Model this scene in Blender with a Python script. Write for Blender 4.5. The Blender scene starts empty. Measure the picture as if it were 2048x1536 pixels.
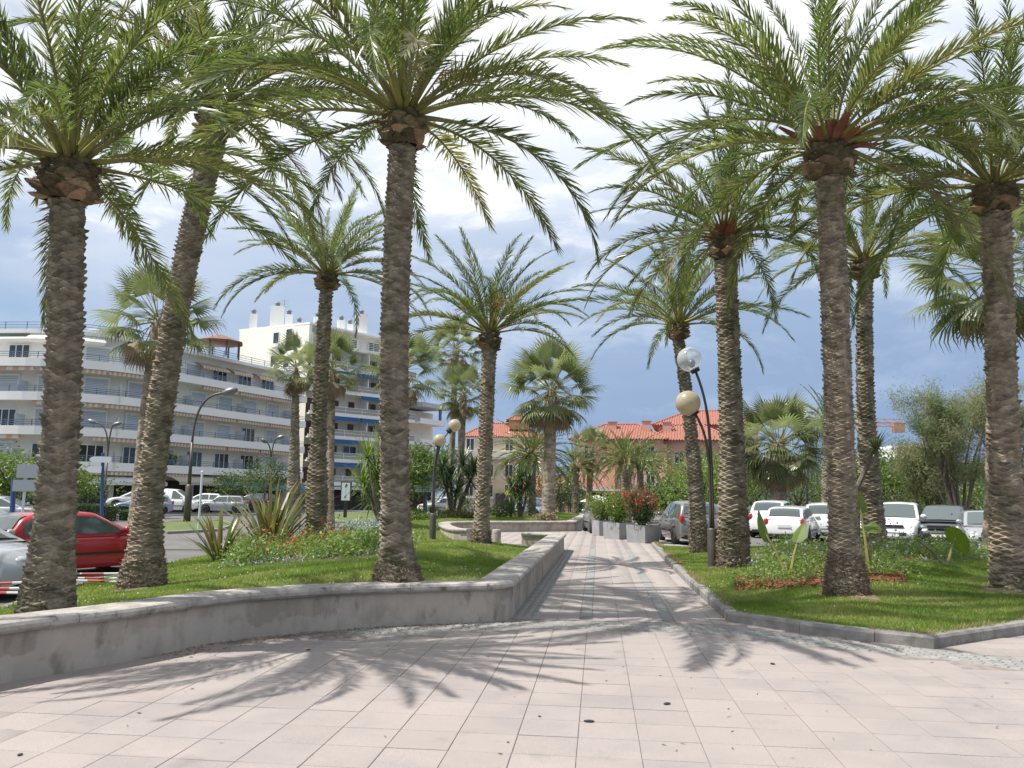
import bpy, math, random
import numpy as np
from mathutils import Vector, Matrix, geometry
random.seed(11)
rng = np.random.default_rng(11)
S = bpy.context.scene
COL = S.collection
PI = math.pi

# ------------------------------------------------------------------ camera
F_PX, EYE = 1620.0, 1.65
ROLL, PITCH, YAW = 0.014, math.atan(0.1392), 0.1068
ROT = Matrix.Rotation(YAW, 3, 'Z') @ Matrix.Rotation(PI / 2 + PITCH, 3, 'X') @ Matrix.Rotation(ROLL, 3, 'Z')
cd = bpy.data.cameras.new('camera')
cam = bpy.data.objects.new('camera', cd)
COL.objects.link(cam)
cam.matrix_world = Matrix.Translation((0, 0, EYE)) @ ROT.to_4x4()
cd.sensor_width = 36.0
cd.lens = 36.0 * F_PX / 2048.0
cd.clip_start, cd.clip_end = 0.1, 3000.0
S.camera = cam
FH = Vector((-math.sin(YAW), math.cos(YAW), 0))
RH = Vector((math.cos(YAW), math.sin(YAW), 0))

# ------------------------------------------------------------------ sun and sky
SHX, SHF = 0.545, 0.09                      # shadow shift per metre of height: right / forward
to_sun = (-(RH * SHX) - FH * SHF + Vector((0, 0, 1))).normalized()
SUN_EL = math.asin(to_sun.z)
SUN_AZ = math.atan2(to_sun.x, to_sun.y)
sl = bpy.data.lights.new('sun', 'SUN')
sl.energy, sl.angle, sl.color = 5.0, math.radians(0.55), (1.0, 0.965, 0.91)
so = bpy.data.objects.new('sun', sl)
COL.objects.link(so)
so.location = (0, 0, 60)
so.rotation_euler = to_sun.to_track_quat('Z', 'Y').to_euler()
W = bpy.data.worlds.new('World')
S.world = W
W.use_nodes = True
nt = W.node_tree
nt.nodes.clear()
def wn(t, **k):
    n = nt.nodes.new(t)
    for a, b in k.items():
        setattr(n, a, b)
    return n
WSTR = 0.1
out = wn('ShaderNodeOutputWorld'); bg = wn('ShaderNodeBackground'); bg.inputs['Strength'].default_value = WSTR
sky = wn('ShaderNodeTexSky', sky_type='NISHITA', sun_disc=False)
sky.sun_elevation, sky.sun_rotation = SUN_EL, SUN_AZ
sky.air_density, sky.dust_density, sky.ozone_density = 1.0, 0.6, 1.5
tc = wn('ShaderNodeTexCoord'); sep = wn('ShaderNodeSeparateXYZ')
nt.links.new(tc.outputs['Generated'], sep.inputs[0])
mp = wn('ShaderNodeMapping'); mp.inputs['Scale'].default_value = (2.2, 2.2, 5.5); mp.inputs['Location'].default_value = (3.1, 0.4, 1.7)
nt.links.new(tc.outputs['Generated'], mp.inputs[0])
n1 = wn('ShaderNodeTexNoise'); n1.inputs['Scale'].default_value = 1.5; n1.inputs['Detail'].default_value = 7; n1.inputs['Roughness'].default_value = 0.55
nt.links.new(mp.outputs[0], n1.inputs['Vector'])
def wm(op, a, b=None, c=None):
    n = wn('ShaderNodeMath', operation=op)
    for i, v in enumerate((a, b, c)):
        if v is None: continue
        if isinstance(v, (int, float)): n.inputs[i].default_value = v
        else: nt.links.new(v, n.inputs[i])
    return n.outputs[0]
zc = sep.outputs['Z']
# cloud deck: slate blue near the horizon, brightening upward; noise shifts the boundary
shift = wm('MULTIPLY_ADD', wm('SUBTRACT', n1.outputs['Fac'], 0.5), 0.27, zc)
side = wm('MULTIPLY', sep.outputs['X'], -0.11)      # the storm side (east) stays darker a little higher
n3 = wn('ShaderNodeTexNoise'); n3.inputs['Scale'].default_value = 3.4; n3.inputs['Detail'].default_value = 9; n3.inputs['Roughness'].default_value = 0.62; n3.inputs['Distortion'].default_value = 0.35
mp3 = wn('ShaderNodeMapping'); mp3.inputs['Scale'].default_value = (1.7, 1.7, 4.6); mp3.inputs['Location'].default_value = (1.3, 5.1, 0.2); mp3.inputs['Rotation'].default_value = (0.0, 0.22, 0.3)
nt.links.new(tc.outputs['Generated'], mp3.inputs[0]); nt.links.new(mp3.outputs[0], n3.inputs['Vector'])
wisp = wm('MULTIPLY', wm('MAXIMUM', wm('SUBTRACT', n3.outputs['Fac'], 0.50), 0.0), 0.75)
lev = wm('ADD', wm('ADD', shift, side), wisp)
ramp = wn('ShaderNodeValToRGB')
cr = ramp.color_ramp
cr.elements[0].position = 0.0; cr.elements[0].color = (0.25, 0.36, 0.55, 1)
cr.elements[1].position = 1.0; cr.elements[1].color = (0.56, 0.62, 0.74, 1)
for p, c in ((0.10, (0.28, 0.39, 0.58)), (0.21, (0.35, 0.46, 0.64)), (0.33, (0.51, 0.60, 0.75)), (0.43, (0.78, 0.83, 0.93)), (0.52, (0.98, 0.98, 1.0)), (0.70, (0.70, 0.75, 0.85))):
    e = cr.elements.new(p); e.color = (*c, 1)
nt.links.new(lev, ramp.inputs['Fac'])
# gaps in the deck where the clear sky shows
n2 = wn('ShaderNodeTexNoise'); n2.inputs['Scale'].default_value = 1.15; n2.inputs['Detail'].default_value = 6
mp2 = wn('ShaderNodeMapping'); mp2.inputs['Location'].default_value = (7.3, 2.2, 0.6); mp2.inputs['Scale'].default_value = (1.6, 1.6, 3.2)
nt.links.new(tc.outputs['Generated'], mp2.inputs[0]); nt.links.new(mp2.outputs[0], n2.inputs['Vector'])
gap = wn('ShaderNodeMapRange'); gap.inputs['From Min'].default_value = 0.60; gap.inputs['From Max'].default_value = 0.70
nt.links.new(n2.outputs['Fac'], gap.inputs['Value'])
scale = wn('ShaderNodeVectorMath', operation='SCALE'); scale.inputs['Scale'].default_value = 0.90 / WSTR
nt.links.new(ramp.outputs['Color'], scale.inputs[0])
mix = wn('ShaderNodeMix', data_type='RGBA')
nt.links.new(gap.outputs[0], mix.inputs[0]); nt.links.new(scale.outputs[0], mix.inputs[6]); nt.links.new(sky.outputs[0], mix.inputs[7])
nt.links.new(mix.outputs[2], bg.inputs['Color']); nt.links.new(bg.outputs[0], out.inputs['Surface'])
S.view_settings.view_transform = 'Standard'
S.view_settings.look = 'None'
S.view_settings.gamma = 1.0
S.view_settings.exposure = 0.36
S.view_settings.use_curve_mapping = False
S.cycles.max_bounces = 8
S.cycles.transparent_max_bounces = 12

# ------------------------------------------------------------------ image -> world helpers (photo pixels 2048 x 1536)
def ray(px, py):
    return ROT @ Vector(((px - 1024) / F_PX, (768 - py) / F_PX, -1))
def G(px, py, z=0.0):
    d = ray(px, py); k = (z - EYE) / d.z
    return Vector((d.x * k, d.y * k, z))
def P(px, py, d):
    r = ray(px, py); k = d / r.dot(FH)
    return Vector((0, 0, EYE)) + r * k
def COLM(px, d, z):
    r, b = ROT.col[0], ROT.col[2]
    p0 = FH * d + Vector((0, 0, z - EYE)); q = px - 1024
    a = (-q * p0.dot(b) - F_PX * p0.dot(r)) / (F_PX * RH.dot(r) + q * RH.dot(b))
    return Vector((0, 0, EYE)) + p0 + RH * a
def ZAT(px, py, d):
    return P(px, py, d).z

# ------------------------------------------------------------------ mesh helpers
class MB:
    def __init__(s): s.v, s.f, s.m = [], [], []
    def add(s, vs, fs, mi=0):
        o = len(s.v); s.v.extend([tuple(v) for v in vs])
        s.f.extend([tuple(i + o for i in f) for f in fs]); s.m.extend([mi] * len(fs)); return s
    def box(s, c, size, rz=0.0, mi=0, M=None):
        x, y, z = (a / 2 for a in size); cs, sn = math.cos(rz), math.sin(rz); vs = []
        for dz in (-z, z):
            for dx, dy in ((-x, -y), (x, -y), (x, y), (-x, y)):
                v = Vector((dx * cs - dy * sn + c[0], dx * sn + dy * cs + c[1], dz + c[2]))
                vs.append(M @ v if M else v)
        return s.add(vs, [(3, 2, 1, 0), (4, 5, 6, 7), (0, 1, 5, 4), (1, 2, 6, 5), (2, 3, 7, 6), (3, 0, 4, 7)], mi)
    def tube(s, pts, rad, n=8, mi=0, cap=True):
        pts = [Vector(p) for p in pts]; k = len(pts)
        if not hasattr(rad, '__len__'): rad = [rad] * k
        rings = []; ref = None
        for i, p in enumerate(pts):
            t = (pts[min(i + 1, k - 1)] - pts[max(i - 1, 0)]).normalized()
            if ref is None: ref = t.orthogonal().normalized()
            a = (ref - t * ref.dot(t)).normalized(); ref = a; b = t.cross(a)
            rings.append([p + (a * math.cos(2 * PI * j / n) + b * math.sin(2 * PI * j / n)) * rad[i] for j in range(n)])
        fs = [(i * n + j, i * n + (j + 1) % n, (i + 1) * n + (j + 1) % n, (i + 1) * n + j) for i in range(k - 1) for j in range(n)]
        if cap: fs += [tuple(range(n - 1, -1, -1)), tuple((k - 1) * n + j for j in range(n))]
        return s.add([v for r in rings for v in r], fs, mi)
    def lathe(s, prof, c=(0, 0, 0), n=16, mi=0, M=None):
        vs = []
        for r, z in prof:
            for j in range(n):
                v = Vector((c[0] + r * math.cos(2 * PI * j / n), c[1] + r * math.sin(2 * PI * j / n), c[2] + z))
                vs.append(M @ v if M else v)
        k = len(prof)
        fs = [(i * n + j, i * n + (j + 1) % n, (i + 1) * n + (j + 1) % n, (i + 1) * n + j) for i in range(k - 1) for j in range(n)]
        if prof[0][0] > 1e-4: fs.append(tuple(range(n - 1, -1, -1)))
        if prof[-1][0] > 1e-4: fs.append(tuple((k - 1) * n + j for j in range(n)))
        return s.add(vs, fs, mi)
    def sphere(s, c, r, n=16, m=10, mi=0, sq=(1, 1, 1)):
        vs, fs = [], []
        for i in range(m + 1):
            a = -PI / 2 + PI * i / m
            for j in range(n):
                b = 2 * PI * j / n
                vs.append((c[0] + r * sq[0] * math.cos(a) * math.cos(b), c[1] + r * sq[1] * math.cos(a) * math.sin(b), c[2] + r * sq[2] * math.sin(a)))
        for i in range(m):
            for j in range(n): fs.append((i * n + j, i * n + (j + 1) % n, (i + 1) * n + (j + 1) % n, (i + 1) * n + j))
        return s.add(vs, fs, mi)
    def sweep(s, pts, sec, mi=0, closed=False, cap=True):
        """pts: 2D polyline; sec: list of (offset to the right of travel, z)"""
        pts = [Vector((p[0], p[1])) for p in pts]; k = len(pts); m = len(sec); vs = []
        zz = None
        for i in range(k):
            a = pts[i - 1] if (i > 0 or closed) else None
            b = pts[(i + 1) % k] if (i < k - 1 or closed) else None
            p = pts[i]
            t1 = (p - a).normalized() if a is not None else None
            t2 = (b - p).normalized() if b is not None else None
            t1 = t1 or t2; t2 = t2 or t1
            n1, n2 = Vector((t1.y, -t1.x)), Vector((t2.y, -t2.x))
            n = (n1 + n2); n = n / max(n.length_squared / 2, 0.35)
            for o, z in sec: vs.append((p.x + n.x * o, p.y + n.y * o, z))
        fs = []
        for i in range(k if closed else k - 1):
            i2 = (i + 1) % k
            for j in range(m):
                j2 = (j + 1) % m
                fs.append((i * m + j, i * m + j2, i2 * m + j2, i2 * m + j))
        if cap and not closed: fs += [tuple(range(m - 1, -1, -1)), tuple((k - 1) * m + j for j in range(m))]
        return s.add(vs, fs, mi)
    def prism(s, poly, z0, z1, mi=0):
        k = len(poly)
        vs = [(p[0], p[1], z0) for p in poly] + [(p[0], p[1], z1) for p in poly]
        return s.add(vs, [tuple(range(k - 1, -1, -1)), tuple(range(k, 2 * k))] + [(i, (i + 1) % k, k + (i + 1) % k, k + i) for i in range(k)], mi)
    def mesh(s, name, mats, smooth=False, off=None):
        me = bpy.data.meshes.new(name)
        vs = s.v if off is None else [(v[0] - off[0], v[1] - off[1], v[2] - off[2]) for v in s.v]
        me.from_pydata(vs, [], s.f)
        for m in (mats if isinstance(mats, (list, tuple)) else [mats]): me.materials.append(m)
        if any(s.m): me.polygons.foreach_set('material_index', s.m)
        if smooth: me.polygons.foreach_set('use_smooth', [True] * len(s.f))
        me.update(); return me
    def build(s, name, mats, parent=None, smooth=False, loc=None):
        """vertices in world space when loc/parent given without own coordinates: subtract the root's location"""
        off = None
        if parent is not None and parent.get('_w'): off = ROOTLOC[parent.name]
        o = bpy.data.objects.new(name, s.mesh(name, mats, smooth, off)); COL.objects.link(o)
        if parent is not None: o.parent = parent
        return o
ROOTLOC = {}
def npmesh(name, V, faces, mats, midx=None, smooth=False):
    """faces: list of (array n x k)"""
    me = bpy.data.meshes.new(name)
    V = np.asarray(V, dtype=np.float32)
    me.vertices.add(len(V)); me.vertices.foreach_set('co', V.ravel())
    loops = np.concatenate([np.asarray(f).ravel() for f in faces]).astype(np.int32)
    cnt = np.concatenate([np.full(len(f), np.asarray(f).shape[1]) for f in faces])
    st = np.concatenate([[0], np.cumsum(cnt)[:-1]]).astype(np.int32)
    me.loops.add(len(loops)); me.loops.foreach_set('vertex_index', loops)
    me.polygons.add(len(cnt)); me.polygons.foreach_set('loop_start', st)
    try: me.polygons.foreach_set('loop_total', cnt.astype(np.int32))
    except Exception: pass
    for m in (mats if isinstance(mats, (list, tuple)) else [mats]): me.materials.append(m)
    if midx is not None: me.polygons.foreach_set('material_index', np.asarray(midx, dtype=np.int32))
    if smooth: me.polygons.foreach_set('use_smooth', np.ones(len(cnt), dtype=bool))
    me.update(calc_edges=True); me.validate(); return me
def tag(o, label=None, cat=None, group=None, kind=None):
    if label: o['label'] = label
    if cat: o['category'] = cat
    if group: o['group'] = group
    if kind: o['kind'] = kind
    return o
def thing(name, label, cat, loc=(0, 0, 0), rz=0.0, group=None, world=False):
    o = bpy.data.objects.new(name, None); COL.objects.link(o); o.location = loc; o.rotation_euler.z = rz
    o.empty_display_size = 0.2
    tag(o, label, cat, group)
    if world: o['_w'] = 1; ROOTLOC[o.name] = Vector(loc)
    return o
def inst(name, me, parent=None, loc=(0, 0, 0), rot=(0, 0, 0), sc=1.0):
    o = bpy.data.objects.new(name, me); COL.objects.link(o)
    if parent is not None: o.parent = parent
    o.location = loc; o.rotation_euler = rot
    o.scale = (sc, sc, sc) if not hasattr(sc, '__len__') else sc
    return o
def smooth_path(pts, sub=6):
    pts = [Vector((p[0], p[1])) for p in pts]; r = []
    for i in range(len(pts) - 1):
        p0, p1, p2, p3 = pts[max(i - 1, 0)], pts[i], pts[i + 1], pts[min(i + 2, len(pts) - 1)]
        for k in range(sub):
            t = k / sub
            r.append(0.5 * ((2 * p1) + (p2 - p0) * t + (2 * p0 - 5 * p1 + 4 * p2 - p3) * t * t + (3 * p1 - p0 - 3 * p2 + p3) * t ** 3))
    r.append(pts[-1]); return r
class Path:
    def __init__(s, pts):
        s.p = [Vector((p[0], p[1])) for p in pts]; s.c = [0.0]
        for a, b in zip(s.p, s.p[1:]): s.c.append(s.c[-1] + (b - a).length)
        s.L = s.c[-1]
    def at(s, d):
        d = min(max(d, 0), s.L - 1e-6); i = 0
        while s.c[i + 1] < d: i += 1
        t = (s.p[i + 1] - s.p[i]).normalized()
        return s.p[i] + t * (d - s.c[i]), t
    def cut(s, a, b):
        r = [s.at(a)[0]] + [p for p, c in zip(s.p, s.c) if a + 1e-4 < c < b - 1e-4] + [s.at(b)[0]]
        return r

# ------------------------------------------------------------------ materials
def M(name, c, rough=0.6, c2=None, sc=4.0, lo=0.4, hi=0.62, bump=0.0, bsc=None, metal=0.0, spec=0.5, rnd=0.0, trans=0.0, detail=6, c3=None, sc3=1.0, lo3=.5, hi3=.62, stretch=None, coat=0.0, alpha=1.0, obj=False, tcol=None, vcol=None, alt=None, speck=None):
    m = bpy.data.materials.new(name); m.use_nodes = True; t = m.node_tree; b = t.nodes['Principled BSDF']
    N = t.nodes.new
    def L(a, bb): t.links.new(a, bb)
    b.inputs['Roughness'].default_value = rough; b.inputs['Metallic'].default_value = metal
    b.inputs['Specular IOR Level'].default_value = spec; b.inputs['Coat Weight'].default_value = coat
    if alpha < 1: b.inputs['Alpha'].default_value = alpha
    if coat: b.inputs['Coat Roughness'].default_value = 0.05
    b.inputs['Base Color'].default_value = (*c, 1)
    col = None
    if c2 or bump or c3:
        if obj:
            g = N('ShaderNodeTexCoord'); vec = g.outputs['Object']
        else:
            g = N('ShaderNodeNewGeometry'); vec = g.outputs['Position']
        if stretch:
            mp = N('ShaderNodeMapping'); mp.inputs['Scale'].default_value = stretch; L(vec, mp.inputs[0]); vec = mp.outputs[0]
    def noise(s, d=detail):
        n = N('ShaderNodeTexNoise'); n.inputs['Scale'].default_value = s; n.inputs['Detail'].default_value = d; n.inputs['Roughness'].default_value = 0.6
        L(vec, n.inputs['Vector']); return n.outputs['Fac']
    def mixc(fac, a, bcol):
        x = N('ShaderNodeMix'); x.data_type = 'RGBA'; L(fac, x.inputs[0])
        for s, v in ((x.inputs[6], a), (x.inputs[7], bcol)):
            if isinstance(v, tuple): s.default_value = (*v, 1)
            else: L(v, s)
        return x.outputs[2]
    def rngm(fac, a, bb):
        r = N('ShaderNodeMapRange'); r.inputs['From Min'].default_value = a; r.inputs['From Max'].default_value = bb; L(fac, r.inputs['Value']); return r.outputs[0]
    col = c
    if c2: col = mixc(rngm(noise(sc), lo, hi), c, c2)
    if c3: col = mixc(rngm(noise(sc3), lo3, hi3), col, c3)
    if alt:
        oa = N('ShaderNodeObjectInfo'); pw = N('ShaderNodeMath'); pw.operation = 'POWER'; pw.inputs[1].default_value = 3.0
        fr = N('ShaderNodeMath'); fr.operation = 'FRACT'; mu = N('ShaderNodeMath'); mu.operation = 'MULTIPLY'; mu.inputs[1].default_value = 7.31
        L(oa.outputs['Random'], mu.inputs[0]); L(mu.outputs[0], fr.inputs[0]); L(fr.outputs[0], pw.inputs[0]); col = mixc(pw.outputs[0], col, alt)
    if rnd:
        oi = N('ShaderNodeObjectInfo'); mr = N('ShaderNodeMapRange'); mr.inputs['To Min'].default_value = 1 - rnd; mr.inputs['To Max'].default_value = 1 + rnd
        L(oi.outputs['Random'], mr.inputs['Value'])
        hs = N('ShaderNodeHueSaturation'); L(mr.outputs[0], hs.inputs['Value'])
        if isinstance(col, tuple): hs.inputs['Color'].default_value = (*col, 1)
        else: L(col, hs.inputs['Color'])
        col = hs.outputs[0]
    if speck:
        sn = noise(speck[0], 2); s2_ = noise(1.7, 9)
        r1_ = N('ShaderNodeMapRange'); r1_.inputs['From Min'].default_value = .35; r1_.inputs['From Max'].default_value = .65; r1_.inputs['To Min'].default_value = 1 - speck[1]; r1_.inputs['To Max'].default_value = 1 + speck[1]; L(sn, r1_.inputs['Value'])
        hz_ = N('ShaderNodeHueSaturation'); L(r1_.outputs[0], hz_.inputs['Value'])
        if isinstance(col, tuple): hz_.inputs['Color'].default_value = (*col, 1)
        else: L(col, hz_.inputs['Color'])
        col = mixc(rngm(s2_, .60, .78), hz_.outputs[0], tuple(x * .62 for x in c))
    if vcol:
        at = N('ShaderNodeAttribute'); at.attribute_name = vcol; hv = N('ShaderNodeHueSaturation'); L(at.outputs['Fac'], hv.inputs['Value'])
        if isinstance(col, tuple): hv.inputs['Color'].default_value = (*col, 1)
        else: L(col, hv.inputs['Color'])
        col = hv.outputs[0]
    if not isinstance(col, tuple): L(col, b.inputs['Base Color'])
    if bump:
        bn = N('ShaderNodeBump'); bn.inputs['Strength'].default_value = bump; bn.inputs['Distance'].default_value = 0.02
        L(noise(bsc or sc * 4, 8), bn.inputs['Height']); L(bn.outputs[0], b.inputs['Normal'])
    if trans:
        tr = N('ShaderNodeBsdfTranslucent'); ms = N('ShaderNodeMixShader'); ms.inputs[0].default_value = trans
        if tcol: tr.inputs['Color'].default_value = (*tcol, 1)
        elif isinstance(col, tuple): tr.inputs['Color'].default_value = (*[min(1, x * 1.6) for x in col], 1)
        else:
            hs2 = N('ShaderNodeHueSaturation'); hs2.inputs['Value'].default_value = 1.5; hs2.inputs['Saturation'].default_value = 1.1; L(col, hs2.inputs['Color']); L(hs2.outputs[0], tr.inputs['Color'])
        o = t.nodes['Material Output']; L(b.outputs[0], ms.inputs[1]); L(tr.outputs[0], ms.inputs[2]); L(ms.outputs[0], o.inputs['Surface'])
    m.diffuse_color = (*c, 1)
    return m
def stripes(name, ca, cb, direction, freq, rough=0.7):
    m = M(name, ca, rough); t = m.node_tree; b = t.nodes['Principled BSDF']
    g = t.nodes.new('ShaderNodeNewGeometry'); d = t.nodes.new('ShaderNodeVectorMath'); d.operation = 'DOT_PRODUCT'; d.inputs[1].default_value = direction
    t.links.new(g.outputs['Position'], d.inputs[0])
    k = t.nodes.new('ShaderNodeMath'); k.operation = 'MULTIPLY'; k.inputs[1].default_value = freq; t.links.new(d.outputs['Value'], k.inputs[0])
    fr = t.nodes.new('ShaderNodeMath'); fr.operation = 'FRACT'; t.links.new(k.outputs[0], fr.inputs[0])
    gt = t.nodes.new('ShaderNodeMath'); gt.operation = 'GREATER_THAN'; gt.inputs[1].default_value = 0.5; t.links.new(fr.outputs[0], gt.inputs[0])
    x = t.nodes.new('ShaderNodeMix'); x.data_type = 'RGBA'; t.links.new(gt.outputs[0], x.inputs[0]); x.inputs[6].default_value = (*ca, 1); x.inputs[7].default_value = (*cb, 1)
    t.links.new(x.outputs[2], b.inputs['Base Color']); return m

m_tile = M('pink_paving', (0.332, 0.286, 0.262), 0.75, (0.298, 0.260, 0.243), 1.1, .35, .65, bump=0.12, bsc=160, rnd=0.045, speck=(190, 0.22), c3=(0.235, 0.215, 0.208), sc3=0.55, lo3=.50, hi3=.80)
m_mortar = M('joint_sand', (0.285, 0.245, 0.225), 0.9, (0.18, 0.155, 0.14), 7)
m_cobble = M('grey_cobble', (0.225, 0.225, 0.21), 0.75, (0.29, 0.28, 0.26), 6, bump=0.3, bsc=60, rnd=0.16)
m_band = M('grey_paver_band', (0.235, 0.235, 0.225), 0.75, (0.28, 0.275, 0.265), 5, bump=0.2, bsc=60, rnd=0.1)
m_asphalt = M('asphalt', (0.115, 0.108, 0.105), 0.85, (0.15, 0.142, 0.135), 0.6, bump=0.2, bsc=50)
m_ground = M('far_ground', (0.13, 0.125, 0.115), 0.9, (0.10, 0.11, 0.08), 0.05)
m_wall = M('rendered_wall', (0.43, 0.375, 0.315), 0.85, (0.29, 0.255, 0.215), 2.2, .40, .60, bump=0.5, bsc=22, c3=(0.19, 0.18, 0.14), sc3=5.5, lo3=.53, hi3=.70, stretch=(1, 1, 0.45))
def wall_patches(m):
    t = m.node_tree; b = t.nodes['Principled BSDF']; src = b.inputs['Base Color'].links[0].from_socket
    g = t.nodes.new('ShaderNodeNewGeometry'); sp = t.nodes.new('ShaderNodeSeparateXYZ'); t.links.new(g.outputs['Position'], sp.inputs[0])
    n = t.nodes.new('ShaderNodeTexNoise'); n.inputs['Scale'].default_value = 1.5; n.inputs['Detail'].default_value = 8; t.links.new(g.outputs['Position'], n.inputs['Vector'])
    a = t.nodes.new('ShaderNodeMath'); a.operation = 'MULTIPLY_ADD'; a.inputs[1].default_value = -0.55; t.links.new(sp.outputs['Z'], a.inputs[0]); t.links.new(n.outputs['Fac'], a.inputs[2])
    r = t.nodes.new('ShaderNodeMapRange'); r.inputs['From Min'].default_value = 0.40; r.inputs['From Max'].default_value = 0.425; t.links.new(a.outputs[0], r.inputs['Value'])
    x = t.nodes.new('ShaderNodeMix'); x.data_type = 'RGBA'; x.blend_type = 'MIX'; sc = t.nodes.new('ShaderNodeMath'); sc.operation = 'MULTIPLY'; sc.inputs[1].default_value = 0.5; t.links.new(r.outputs[0], sc.inputs[0])
    t.links.new(sc.outputs[0], x.inputs[0]); t.links.new(src, x.inputs[6]); x.inputs[7].default_value = (0.46, 0.42, 0.37, 1); t.links.new(x.outputs[2], b.inputs['Base Color'])
wall_patches(m_wall)
m_coping = M('coping_stone', (0.44, 0.40, 0.36), 0.8, (0.28, 0.26, 0.23), 5, .40, .64, bump=0.4, bsc=40, rnd=0.06, c3=(0.13, 0.125, 0.11), sc3=8, lo3=.56, hi3=.70)
m_kerb = M('kerb_stone', (0.27, 0.255, 0.235), 0.8, (0.19, 0.18, 0.165), 5, bump=0.35, bsc=50, rnd=0.1, c3=(0.12, 0.11, 0.09), sc3=3, lo3=.58, hi3=.72)
m_lawn = M('lawn_soil', (0.085, 0.125, 0.03), 0.95, (0.12, 0.14, 0.045), 1.3, bump=0.3, bsc=40)
m_grass = M('grass_blade', (0.205, 0.285, 0.065), 0.55, (0.32, 0.335, 0.12), 1.1, .40, .64, trans=0.44, c3=(0.135, 0.21, 0.042), sc3=0.45, lo3=.48, hi3=.62, spec=0.25)
m_drygrass = M('dry_grass_blade', (0.36, 0.27, 0.13), 0.7, (0.24, 0.22, 0.09), 3, trans=0.3)
m_earth = M('dry_earth', (0.20, 0.15, 0.10), 0.95, (0.13, 0.11, 0.06), 9, bump=0.7, bsc=40)
m_white = M('white_petal', (0.8, 0.8, 0.75), 0.6)
m_trunk = M('palm_trunk', (0.295, 0.25, 0.185), 0.9, (0.185, 0.155, 0.112), 9, .38, .60, bump=0.9, bsc=46, spec=0.25, vcol='tone', c3=(0.095, 0.10, 0.045), sc3=1.7, lo3=.53, hi3=.70)
m_trunk2 = M('palm_trunk_pale', (0.345, 0.285, 0.21), 0.9, (0.225, 0.185, 0.135), 9, .38, .60, bump=0.9, bsc=46, spec=0.25, vcol='tone', c3=(0.11, 0.11, 0.055), sc3=1.5, lo3=.56, hi3=.72)
m_fibre = M('root_fibre', (0.27, 0.21, 0.15), 0.9, (0.17, 0.13, 0.09), 12, spec=0.2)
m_boss = M('leaf_base', (0.20, 0.155, 0.095), 0.9, (0.11, 0.095, 0.055), 9, bump=0.8, bsc=30, spec=0.15, vcol='tone')
m_cut = M('cut_leaf_base', (0.36, 0.235, 0.14), 0.85, (0.26, 0.17, 0.10), 8, bump=0.5, bsc=30, vcol='tone')
m_leaf = M('date_leaflet', (0.098, 0.142, 0.036), 0.32, (0.145, 0.178, 0.058), 3.0, .4, .65, rnd=0.30, trans=0.36, alt=(0.19, 0.19, 0.06), spec=0.55)
m_leafy = M('date_leaflet_dry', (0.24, 0.22, 0.12), 0.5, (0.17, 0.17, 0.08), 3.0, rnd=0.2, trans=0.30)
m_petiole = M('petiole', (0.25, 0.25, 0.065), 0.5, (0.17, 0.15, 0.06), 3, rnd=0.15, spec=0.4)
m_fan = M('fan_leaf', (0.135, 0.17, 0.068), 0.33, (0.20, 0.22, 0.10), 3, rnd=0.25, trans=0.40, spec=0.5)
m_fandead = M('dead_fan_leaf', (0.23, 0.17, 0.10), 0.8, (0.30, 0.235, 0.15), 3, rnd=0.25, trans=0.2)
m_husk = M('red_husk', (0.26, 0.10, 0.05), 0.8, (0.17, 0.07, 0.04), 6, bump=0.4, bsc=30)
m_stalk = M('orange_stalk', (0.45, 0.24, 0.06), 0.6, (0.36, 0.24, 0.08), 6)
m_leafA = M('bright_leaf', (0.11, 0.18, 0.03), 0.5, (0.16, 0.22, 0.05), 2.0, rnd=0.15, trans=0.35)
m_leafB = M('mid_leaf', (0.065, 0.11, 0.03), 0.5, (0.10, 0.14, 0.045), 2.0, rnd=0.15, trans=0.3)
m_pine = M('pine_needles', (0.085, 0.145, 0.03), 0.6, (0.12, 0.17, 0.04), 1.5, trans=0.25)
m_tam = M('tamarisk_spray', (0.17, 0.22, 0.085), 0.6, (0.235, 0.225, 0.12), 1.1, .42, .6, trans=0.35)
m_yucca = M('yucca_leaf', (0.085, 0.13, 0.05), 0.32, (0.12, 0.16, 0.065), 3, rnd=0.15, trans=0.2, spec=0.6)
m_phorm = M('flax_leaf', (0.125, 0.165, 0.05), 0.35, (0.20, 0.15, 0.065), 2.4, .4, .62, rnd=0.2, trans=0.25, spec=0.6)
m_taro = M('taro_leaf', (0.12, 0.19, 0.025), 0.55, (0.15, 0.21, 0.035), 5, rnd=0.12, trans=0.4)
m_bed = M('bedding_leaf', (0.15, 0.23, 0.05), 0.5, (0.21, 0.28, 0.08), 2.2, trans=0.35, c3=(0.22, 0.25, 0.20), sc3=1.6, lo3=.6, hi3=.68)
m_red = M('red_flower', (0.50, 0.035, 0.03), 0.6, (0.62, 0.09, 0.05), 6, trans=0.2)
m_crim = M('crimson_flower', (0.42, 0.02, 0.045), 0.6, (0.55, 0.05, 0.06), 6, trans=0.2)
m_viol = M('violet_flower', (0.30, 0.24, 0.55), 0.6, (0.42, 0.38, 0.65), 6, trans=0.2)
m_mulch = M('red_mulch', (0.24, 0.075, 0.04), 0.95, (0.13, 0.05, 0.03), 14, bump=0.9, bsc=30)
m_chip = M('mulch_chip', (0.27, 0.085, 0.045), 0.9, (0.14, 0.05, 0.03), 9)
m_wood = M('bark', (0.14, 0.115, 0.09), 0.9, (0.09, 0.075, 0.06), 6, bump=0.6, bsc=25)
m_cream = M('cream_render', (0.76, 0.73, 0.64), 0.85, (0.71, 0.68, 0.59), 0.25, bump=0.1, bsc=8)
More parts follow.
